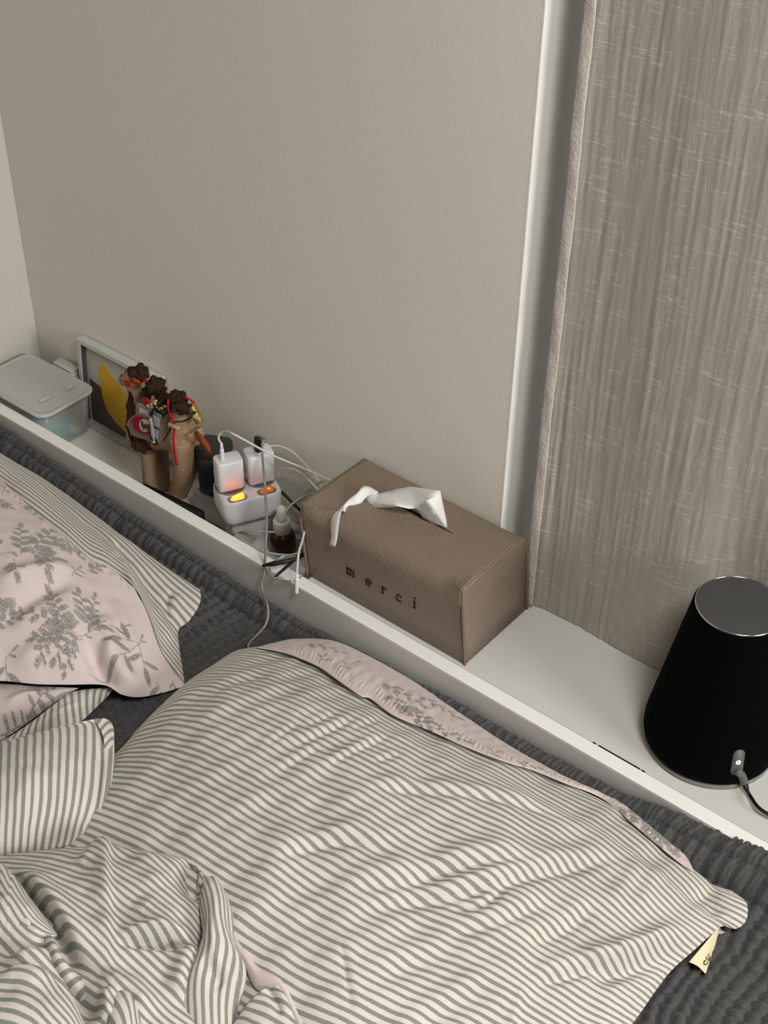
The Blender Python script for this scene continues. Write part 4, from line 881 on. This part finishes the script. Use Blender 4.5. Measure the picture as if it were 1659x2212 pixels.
def tuft(center, rx, rz, seed, n=22, name='wool_tuft', flat_=1.0):
    r = np.random.RandomState(seed); ps = [ball(center, (rx*.8, rx*.7*flat_, rz*.8))]
    for k in range(n):
        a = r.randn(3); a /= np.linalg.norm(a); ps.append(ball(center+a*np.array([rx*.8, rx*.7*flat_, rz*.8]), r.uniform(.0035, .0055), 1))
    V, Fc = remeshed(ps, .0014, 1, .0009, seed); mesh(name, V, Fc, M['hair'], cm, label='dark brown wool tuft')
tuft(cp(300, 806, .0), .0165, .0115, 1); tuft(cp(282, 806, .002), .0095, .009, 5, 14)
tuft(cp(336, 834, .002), .0165, .0135, 2, 26); tuft(cp(349, 856, .002), .0105, .011, 6, 16); tuft(cp(320, 850, -.006), .0095, .009, 7, 14)
tuft(cp(384, 860, -.006), .0150, .0110, 3, 24); tuft(cp(392, 880, -.016), .0105, .0110, 8, 16)
tuft(cp(305, 960, -.026), .0165, .0125, 4, 26); tuft(cp(335, 952, -.030), .008, .006, 11, 10)
V, Fc = caps([cp(284, 842, -.006), cp(281, 880, -.012), cp(284, 920, -.016), cp(292, 955, -.016)], [.004, .0062, .0072, .006], 10, 24); V, Fc = remeshed([(V, Fc)], .0015, 1, .0012, 9); mesh('throat_wool', V, Fc, M['hair'], cm)
# ear, tail, muzzle marks
def blade(path, wid, th, name, mat, parent=cm):
    C = catmull(path, 20); w = np.interp(np.linspace(0, 1, 20), np.linspace(0, 1, len(wid)), wid); T = np.gradient(C, axis=0); T /= np.linalg.norm(T, axis=1)[:, None]
    view = np.array([.45, -.8, .3]); N = np.cross(T, view); N /= np.linalg.norm(N, axis=1)[:, None]
    g = np.stack([C+N*w[:, None], C+view*.0012, C-N*w[:, None]]); o = mesh(name, g, gridfaces(3, 20), mat, parent); solidify(o, th, 0); return o
blade([cp(281, 822, -.013), cp(290, 821, -.017), cp(302, 826, -.014)], [.0018, .0042, .0012], .0018, 'ear', M['rust'])
blade([cp(424, 932, -.006), cp(434, 947, -.010), cp(445, 962, -.010), cp(457, 982, -.010)], [.0022, .0046, .0044, .0008], .0022, 'tail', M['rust'])
for a, b in (((260, 813), (264, 809)), ((259, 821), (265, 823))):
    V, Fc = tube([cp(*a, -.0085), cp((a[0]+b[0])/2, (a[1]+b[1])/2, -.010), cp(*b, -.0105)], .0007, 10, 6); mesh('muzzle_stitch', V, Fc, M['hair'], cm)
# red harness
def cord(pts, r, mat, name): V, Fc = tube([cp(*q) for q in pts], r, 50, 8); mesh(name, V, Fc, mat, cm)
cord([(271, 822, -.014), (274, 836, -.016), (276, 830, -.016), (284, 827, -.017), (296, 830, -.015), (318, 822, -.008)], .0012, M['redcord'], 'red_bridle')
blade([cp(270, 821, -.0125), cp(274, 829, -.0145), cp(277, 836, -.0125)], [.0016, .0026, .0010], .001, 'red_bridle_band', M['redcord'])
cord([(312, 860, -.013), (314, 870, -.014), (316, 884, -.012)], .0028, M['redcord'], 'red_collar')
cord([(364, 862, -.018), (363, 880, -.024), (370, 900, -.030), (376, 920, -.034), (375, 950, -.036), (378, 985, -.030), (382, 1004, -.028)], .0016, M['redcord'], 'red_rein')
cord([(402, 858, -.012), (412, 864, -.010), (420, 870, -.006)], .0014, M['redcord'], 'red_rein')
cord([(362, 885, -.024), (380, 890, -.030), (404, 894, -.028), (416, 894, -.022), (412, 902, -.026), (395, 910, -.032), (378, 911, -.034)], .0012, M['cablek'], 'black_strap')
cord([(376, 914, -.034), (366, 930, -.036), (354, 952, -.034)], .0013, M['cablek'], 'black_strap')
cord([(328, 896, -.034), (330, 886, -.034), (340, 874, -.026), (358, 862, -.012)], .0018, M['cablek'], 'black_strap')
cord([(366, 917, -.035), (376, 921, -.037), (386, 926, -.037)], .0030, M['wood'], 'wooden_toggle')
# saddle cloth, beads, roll
parts = [ball(cp(350, 880, -.018), (.012, .012, .010)), ball(cp(344, 888, -.022), (.010, .009, .008)), ball(cp(362, 876, -.010), (.010, .014, .010))]
V, Fc = remeshed(parts, .002, 2, .0012, 12); mesh('saddle_cloth', V, Fc, M['saddle'], cm, label='black saddle cloth')
for q, rr_ in (((344, 884, -.034), .0022), ((349, 882, -.034), .0026), ((356, 878, -.030), .0022), ((339, 880, -.032), .0018)):
    V, Fc = ball(cp(*q), rr_, 1); mesh('gold_bead', V, Fc, M['gold'], cm)
for q in ((322, 879), (327, 874), (333, 868), (337, 866), (329, 880), (319, 876), (335, 872)):
    V, Fc = ball(cp(q[0], q[1], -.032), .0022, 1); mesh('pink_bead', V, Fc, M['pinkbead'], cm)
V, Fc = tube([cp(410, 872, -.004), cp(420, 890, -.004), cp(432, 914, -.006)], [.0062, .0066, .0058], 16, 14); mesh('saddle_roll', V, Fc, M['gold'], cm, label='rolled gold brocade bundle')
for k in range(3):
    a = cp(412+8*k, 876+15*k, -.012); V, Fc = ball(a, (.003, .003, .002), 1); mesh('roll_tassel', V, Fc, M['saddle'], cm)
V, Fc = tube([cp(418, 899, -.018), cp(432, 906, -.016)], .0030, 8, 12); mesh('wooden_toggle', V, Fc, M['wood'], cm)
# bag with emblem and cards hanging at the side
def cardfn(o, ex, ey): return lambda x, y: o+ex*x+ey*y
bp = lambda u, v, dy=-.034: py(u, v, YC+dy)
def pxslab(pts, dy, th, name, mat, label=None, parent=cm, smooth=False):
    P = [bp(u, v, dy) for u, v in pts]; V, Fc = prism([(i, 0) for i in range(len(P))], lambda i, _: P[int(i)], th, (.35, -.9, .2)); return mesh(name, V, Fc, mat, parent, smooth=smooth, label=label)
pxslab([(297, 871), (301, 870), (350, 897), (349, 900), (347, 957), (344, 959), (300, 930)], -.030, .0012, 'card_sleeve', M['papergrey'], 'grey plastic card sleeve')
pxslab([(302, 880), (321, 889), (321, 920), (298, 908)], -.0325, .0006, 'white_card', M['paper']); pxslab([(331, 897), (345, 905), (345, 925), (332, 918)], -.0325, .0006, 'white_card', M['paper']); pxslab([(332, 925), (344, 931), (341, 949), (335, 944)], -.0325, .0006, 'white_card', M['paper'])
bag = pxslab([(274, 915), (280, 905), (288, 897), (298, 893), (310, 893), (322, 898), (329, 903), (326, 925), (328, 952), (312, 947), (298, 943), (284, 938), (281, 925)], -.039, .0030, 'saddle_bag', M['clothgrey'], 'grey cloth bag with a red emblem')
pxslab([(283, 908), (292, 900), (306, 900), (318, 905), (324, 910), (325, 940), (310, 938), (298, 932), (290, 925), (288, 915)], -.0432, .0006, 'emblem_field', M['clothred'], parent=bag)
ce = (312, 919); pxslab([(ce[0]+11.5*math.cos(a)+1.5*math.sin(a), ce[1]+14*math.sin(a)) for a in np.linspace(0, 2*math.pi, 24, endpoint=False)], -.0441, .0004, 'emblem_disc', M['mat_cream'], parent=bag)
pxslab([(305, 909), (308, 909), (309, 914), (312, 917), (315, 915), (319, 918), (320, 927), (317, 930), (315, 924), (312, 926), (311, 930), (308, 924), (305, 918)], -.0447, .0003, 'emblem_figure', M['maroon'], parent=bag)
pxslab([(320, 907), (328, 902), (332, 930), (335, 957), (328, 956), (325, 930)], -.0425, .0012, 'bag_edge', M['paper']); pxslab([(321, 915), (324, 917), (326, 940), (331, 951), (330, 955), (324, 945), (321, 930)], -.0452, .0008, 'bag_strap', M['cablek'], parent=bag)
# things standing by the camel
wc = thing('white_tube', 'slim white tube standing behind the legs of the toy camel', 'tube', py(352, 1000, .125)*np.array([1, 1, 0])+np.array([0, 0, -.08]))
b0 = np.array(wc.location); V, Fc = lathe([(.0075, .0005), (.0085, .002), (.0085, .05), (.0078, .053)], b0, 28); mesh('tube_body', V, Fc, M['wplastic2'], wc); V, Fc = lathe([(.0072, .0531), (.0072, .066), (.006, .068)], b0, 28); mesh('tube_cap', V, Fc, M['wplastic2'], wc)
rm = thing('remote_control', 'slim black remote standing on edge against the front of the trough', 'remote', (-.565, .026, -.08))
A, B = py(306, 1049, .0255), py(437, 1106, .0255)
V, Fc = boxv((A[0], .0198, -.0795), (B[0], .031, B[2]), .003, 3); V[:, 2] = np.where(V[:, 2] > -.06, V[:, 2]-(B[0]-V[:, 0])*.10, V[:, 2]); mesh('remote_body', V, Fc, M['blackgloss'], rm)
for k in range(4): V, Fc = ball((B[0]-.015-.018*k, .0196, -.04), (.004, .0009, .004), 1); mesh('button', V, Fc, M['darkgrey'], rm)

# ------------------------------------------------------------------ power strip with the dark adapter
ps = thing('power_strip', 'white power strip lying along the trough under the dark adapter', 'power strip', (-.51, .112, -.08))
A = pz(416, 1059, -.036); B = pz(470, 1085, -.036)
V, Fc = boxv((A[0], A[1], -.0795), (A[0]+.13, A[1]+.05, -.036), .004, 3); mesh('strip_body', V, Fc, M['wplastic2'], ps)
for k in range(2):
    V, Fc = lathe([(.019, 0), (.0195, .0006), (.017, .0008), (.0165, -.003)], (A[0]+.028+.045*k, A[1]+.025, -.0358), 32); mesh('socket', V, Fc, M['socket'], ps)
V, Fc = boxv((A[0]+.1, A[1]+.012, -.0362), (A[0]+.12, A[1]+.036, -.033), .002); mesh('switch', V, Fc, M['white'], ps)
da = thing('dark_adapter', 'charcoal plug adapter standing on the power strip beside the camel', 'adapter', (A[0]+.024, A[1]+.024, -.0345))
q0 = np.array([A[0]+.024, A[1]+.024, -.0345]); rings = []
for w, z in ((.040, 0), (.043, .002), (.044, .012), (.047, .056), (.0475, .066), (.050, .0665), (.0505, .074), (.0485, .0775), (.046, .078)):
    q = rrect(w, w*.86, .012); rings.append(xf(np.c_[q, np.full(len(q), z)], rotz(.5), q0))
V, Fc = loft(rings[:5]); mesh('adapter_body', V, Fc, M['darkgrey'], da); V, Fc = loft(rings[5:]); mesh('adapter_top', V, Fc, M['darkgrey'], da)
c = pz(447, 1005, .02); V, Fc = boxv((-.006, -.0006, -.0045), (.006, .0006, .0045)); 
e1 = np.array([math.cos(.5), math.sin(.5), 0]); nn_ = np.array([math.sin(.5), -math.cos(.5), 0])
mesh('adapter_label', xf(V, rotz(.5), q0+nn_*.0200+e1*.010+np.array([0, 0, .045])), Fc, M['socket'], da, smooth=False)

# ------------------------------------------------------------------ switched double socket block with two chargers
FLc = np.array([-.423, .033]); e1 = np.array([.457, .889]); e1 /= np.linalg.norm(e1); e2 = np.array([-e1[1], e1[0]]); BA = math.atan2(e1[1], e1[0])
def bl(u, v, z): return np.array([FLc[0]+e1[0]*u+e2[0]*v, FLc[1]+e1[1]*u+e2[1]*v, z])
RB = np.array([[e1[0], e2[0], 0], [e1[1], e2[1], 0], [0, 0, 1]])
def bbx(u0, u1, v0, v1, z0, z1, bev, seg=3): V, Fc = boxv((u0, v0, z0), (u1, v1, z1), bev, seg); return xf(V, RB, (FLc[0], FLc[1], 0)), Fc
ub = thing('cable_box', 'white box in the trough carrying the double socket block', 'box', bl(.04, .03, -.08))
V, Fc = bbx(.012, .076, .012, .050, -.0795, -.0135, .004); mesh('box_body', V, Fc, M['wplastic2'], ub); V, Fc = bbx(.014, .074, .014, .048, -.0134, -.0118, .0004, 1); mesh('box_lid', V, Fc, M['white'], ub)
sk_ = thing('socket_block', 'white double socket block with two glowing orange switches', 'socket block', bl(.04, .028, -.0115))
rings = []
for ins, z in ((.006, -.0115), (.0025, -.009), (.001, -.004), (0, .004), (0, .024), (.0008, .0275), (.003, .030)):
    q = rrect(.084-2*ins, .062-2*ins, .014-ins*.5, 8); rings.append(np.array([bl(.0415+a, .029+b, z) for a, b in q]))
V, Fc = loft(rings); mesh('block_body', V, Fc, M['wplastic'], sk_)
CHG = [(.0195, .036), (.0625, .036)]
for (u, v) in CHG:
    V, Fc = lathe([(.0208, 0), (.0208, .0012), (.0195, .0016), (.0185, .0004), (.0001, .0004)], (0, 0, 0), 40); mesh('socket_well', xf(V, None, bl(u, v, .0300)), Fc, M['socket'], sk_)
for k, (u, v) in enumerate(((.0205, .0065), (.0620, .0065))):
    q = rrect(.027, .0125, .006, 8); V, Fc = loft([np.array([bl(u+a*f, v+b*f, z) for a, b in q]) for f, z in ((1, .0296), (1, .0308), (.92, .0311), (.86, .0302))]); mesh('switch_bezel', V, Fc, M['socket'], sk_)
    q = rrect(.0185, .0085, .004, 6); V, Fc = loft([np.array([bl(u+a*f, v+b*f, z+(.0022*(a/.009) if z > .031 else 0)) for a, b in q]) for f, z in ((1, .0300), (1, .0328), (.85, .0342))])
    sw = mesh('rocker_switch', V, Fc, M['amber'] if k == 0 else M['amber2'], sk_, label='glowing orange rocker switch')
    V, Fc = ball(bl(u+(.0 if k == 0 else .003), v-.001, .0346), (.0018, .0018, .0009), 1); mesh('neon_bulb', V, Fc, M['bulb'], sw)
CH = []
for k, (u, v) in enumerate(CHG):
    w, d_, h = (.0365, .027, .046) if k == 0 else (.0375, .028, .046)
    c = thing('charger', ('white phone charger with a white cable, plugged in nearest the dark adapter' if k == 0 else 'white phone charger with a black plug and printed side'), 'charger', bl(u, v, .0316), 'chargers on the socket block')
    V, Fc = rbox(w, d_, h, .006, .0018); mesh('charger_body', xf(V, RB, bl(u, v, .0316)), Fc, M['wplastic'], c); CH.append((c, bl(u, v, .0316+h)))
    V, Fc = rbox(w*.9, d_*.86, .0012, .005, .0003); mesh('contact_plate', xf(V, RB, bl(u, v, .0304)), Fc, M['socket'], c)
# printed marks on the second charger (sideways lettering)
u0, v0 = CHG[1]; fz = .0316
gl = [([(0, 0), (.0022, 0)], .0007), ([(.0022, 0), (.0022, .002)], .0007), ([(0, .002), (.0022, .002)], .0007), ([(0, .0032), (.0022, .0042)], .0007), ([(.0022, .0032), (0, .0042)], .0007), ([(0, .0055), (.0022, .0055)], .0007), ([(.0022, .0055), (.0022, .0075)], .0008), ([(0, .0075), (.0022, .0075)], .0007), ([(-.0042, -.003), (-.0028, -.003)], .0030)]
for stk in gl:
    V, Fc = strokes([stk], lambda x, y: bl(u0+.0045+x, v0-.0130, fz+.018+y), .0003, (-e2[0], -e2[1], 0)); mesh('printed_mark', V, Fc, M['ink'], CH[1][0], smooth=False)
# cables -------------------------------------------------------------
def cable(name, label, segs, base, plugs=()):
    c = thing(name, label, 'cable', base)
    for nm_, pts, r, mat, n in segs: V, Fc = tube(pts, r, n, 10); mesh(nm_, V, Fc, mat, c)
    return c
t0 = bl(CHG[0][0]-.008, CHG[0][1]-.002, .0777)
pk_ = py(480, 934, t0[1]-.002)
cable('charging_cable', 'white cable arching from the left charger to behind the tissue box', [
    ('connector', [t0, t0+np.array([0, 0, .012]), t0+np.array([0, 0, .0175])], [.0031, .0031, .0028], M['wplastic'], 14),
    ('strain_relief', [t0+np.array([0, 0, .0172]), t0+np.array([0, 0, .0275])], [.0024, .0019], M['wplastic'], 10),
    ('cord', [t0+np.array([0, 0, .027]), py(472, 948, t0[1]), py(475, 938, t0[1]+.002), py(486, 931, t0[1]+.004), py(505, 938, .060), py(540, 957, .075), py(590, 984, .095), py(640, 1005, .112), py(690, 1027, .128), py(722, 1042, .138), py(748, 1062, .144)], .0015, M['cablew'], 110)], t0)
t1 = bl(CHG[1][0], CHG[1][1], .0757); bt1 = py(568, 985, t1[1]-.006)
g0 = np.array([t1[0], t1[1], .0757])
tip = py(577, 951, t1[1]-.008)
cable('drooping_cable', 'grey cable running from the black plug down over the ledge onto the bed', [
    ('plug', [g0, g0+np.array([0, 0, .012]), g0+np.array([0, 0, .024])], [.0052, .0056, .0046], M['blackgloss'], 14),
    ('cord', [g0+np.array([0, 0, .021]), g0+np.array([0, 0, .0262]), py(573, 950, g0[1]-.008), py(567, 957, g0[1]-.016), py(567, 985, g0[1]-.022), py(571, 1030, .05), py(574, 1080, .036), py(576, 1130, .022), py(574, 1180, .008), py(571, 1225, .0), py(570, 1243, -.006), py(565, 1256, -.010), py(568, 1280, -.016), pz(577, 1305, -.022), pz(579, 1330, -.030), pz(572, 1352, -.038), pz(555, 1372, -.040), pz(538, 1390, -.040), pz(537, 1402, -.040), pz(545, 1418, -.044)], .0016, M['cableg'], 160)], g0)
cable('coiled_cable', 'tangled white cable looping beside the tissue box', [
    ('cord', [py(600, 1030, .120), py(606, 1018, .126), py(625, 1012, .130), py(645, 1019, .130), py(668, 1038, .130), py(690, 1062, .130), py(696, 1072, .130), py(692, 1090, .132), py(680, 1112, .135)], .0014, M['cablew'], 80),
    ('cord', [py(575, 965, .125), py(600, 963, .135), py(630, 975, .142), py(660, 1004, .146), py(690, 1040, .146), py(694, 1046, .140), py(690, 1062, .136), py(680, 1080, .134)], .0013, M['cablew'], 80),
    ('cord', [py(700, 1038, .140), py(680, 1048, .146), py(650, 1072, .146), py(625, 1092, .140), py(605, 1105, .130), py(590, 1130, .11), py(578, 1160, .09), py(577, 1168, .08)], .0014, M['cablew'], 80),
    ('cord', [py(688, 1064, .146), py(660, 1070, .146), py(630, 1090, .135), py(618, 1105, .125), py(612, 1120, .12)], .0013, M['cablew'], 60)], py(640, 1060, .12))
cable('phone_cable', 'white cable draped over the ledge with its connector hanging down', [
    ('cord', [py(600, 1150, .075), py(560, 1148, .065), py(520, 1146, .055), py(508, 1152, .045), py(520, 1165, .038), py(555, 1186, .032), py(580, 1194, .030), py(615, 1199, .033), py(640, 1196, .036), py(652, 1184, .040)], .0015, M['cablew'], 110),
    ('cord', [py(652, 1085, .10), py(658, 1120, .05), py(657, 1148, .024), py(653, 1168, .018), py(646, 1190, .012), py(643, 1215, .004), py(641, 1241, -.003)], .0015, M['cablew'], 60),
    ('strain_relief', [py(641, 1239, -.003), py(641, 1250, -.004)], [.0018, .0022], M['wplastic'], 8),
    ('connector', [py(641, 1249, -.004), py(640.8, 1266, -.005), py(640.5, 1281, -.006)], [.0026, .0027, .0027], M['wplastic'], 12)], py(641, 1250, -.004))
cable('black_cable', 'short black cable crossing behind the dropper bottle', [('cord', [py(608, 1062, .140), py(622, 1076, .142), py(640, 1094, .144), py(660, 1112, .144), py(690, 1140, .144)], .0022, M['cablek'], 40)], py(630, 1090, .14))

# ------------------------------------------------------------------ dropper bottle
b0 = pz(611, 1186, -.05); b0 = np.array([b0[0], b0[1], -.05])
pd = thing('paper_pad', 'white paper packet lying in the trough under the dropper bottle', 'packet', (b0[0], b0[1], -.08))
V, Fc = boxv((b0[0]-.045, b0[1]-.03, -.0795), (b0[0]+.055, b0[1]+.04, -.0512), .002); V = xf(V-b0, rotz(.25), b0); mesh('packet_body', V, Fc, M['paper'], pd, smooth=False)
V, Fc = boxv((-.03, -.012, 0), (.03, .012, .0006)); mesh('packet_flap', xf(V, rotz(.6), (b0[0]+.012, b0[1]+.022, -.0511)), Fc, M['papergrey'], pd, smooth=False)
db = thing('dropper_bottle', 'brown glass dropper bottle with a white collar and bulb', 'bottle', b0+np.array([0, 0, .0005]))
pb = b0+np.array([0, 0, .0005])
BS = lambda L_: [(r_*1.2, z_*1.18) for r_, z_ in L_]
V, Fc = lathe(BS([(.010, 0), (.0135, .0006), (.0150, .003), (.0152, .014), (.0150, .0185), (.0138, .0225), (.0110, .0255), (.0088, .0268), (.0085, .0285)]), pb, 40); mesh('glass_body', V, Fc, M['brownglass'], db)
V, Fc = lathe(BS([(.0096, .0272), (.0100, .028), (.0100, .0418), (.0094, .0432), (.0064, .0436)]), pb, 40); mesh('collar', V, Fc, M['rubber'], db)
V, Fc = lathe(BS([(.0062, .0436), (.0060, .047), (.0057, .0500), (.0058, .0560), (.0050, .0600), (.0032, .0625), (.0001, .0634)]), pb, 32); mesh('rubber_bulb', V, Fc, M['rubber'], db)

# ------------------------------------------------------------------ spectacles on the ledge
sg_ = thing('spectacles', 'thin round spectacles with black temples folded on the ledge', 'glasses', pz(622, 1230, 0))
c1 = pz(622, 1228, .010); hg = pz(593, 1248, .010)
dirn = (c1-hg)/np.linalg.norm(c1-hg); rl = .0238
dirn = np.array([-.10, .99, 0]); per = np.array([.99, .10, 0])
def lensring(c):
    a = np.linspace(0, 2*math.pi, 49)[:-1]; P = np.array([c+dirn*rl*.94*math.cos(t_)+per*rl*math.sin(t_)+np.array([0, 0, .002*math.cos(t_)]) for t_ in a]); return P
for k, c in enumerate((c1, c1+dirn*.046+np.array([-.004, 0, -.032]))):
    P = lensring(c); V, Fc = tube(np.vstack([P, P[:2]]), .0008, 60, 8, smooth=False, caps=False); mesh('lens_rim', V, Fc, M['chrome'], sg_)
    n = len(P); V = np.vstack([P+np.array([0, 0, .0005]), P-np.array([0, 0, .0005])]); mesh('lens', V, [list(range(n)), list(range(n, 2*n))[::-1]]+[[i, n+i, n+(i+1) % n, (i+1) % n] for i in range(n)], M['lens'], sg_, smooth=False)
V, Fc = tube([c1+dirn*rl*.94, c1+dirn*.025+np.array([-.002, 0, -.006]), c1+dirn*(.046-rl*.94)+np.array([-.004, 0, -.031])], .0009, 12, 8); mesh('bridge', V, Fc, M['chrome'], sg_)
V, Fc = ball(hg, (.0028, .0022, .002), 1); mesh('hinge', V, Fc, M['chrome'], sg_)
V, Fc = tube([hg+np.array([0, 0, .001]), pz(622, 1222, .014), pz(645, 1202, .016), pz(664, 1190, .018)], [.0016, .0020, .0020, .0016], 24, 8); mesh('temple', V, Fc, M['cablek'], sg_)
V, Fc = tube([pz(567, 1222, .012), pz(576, 1220, .014), pz(600, 1216, .017), pz(630, 1209, .019), pz(664, 1198, .021)], [.0016, .0034, .0030, .0018, .0014], 30, 8); mesh('temple', V, Fc, M['cablek'], sg_)
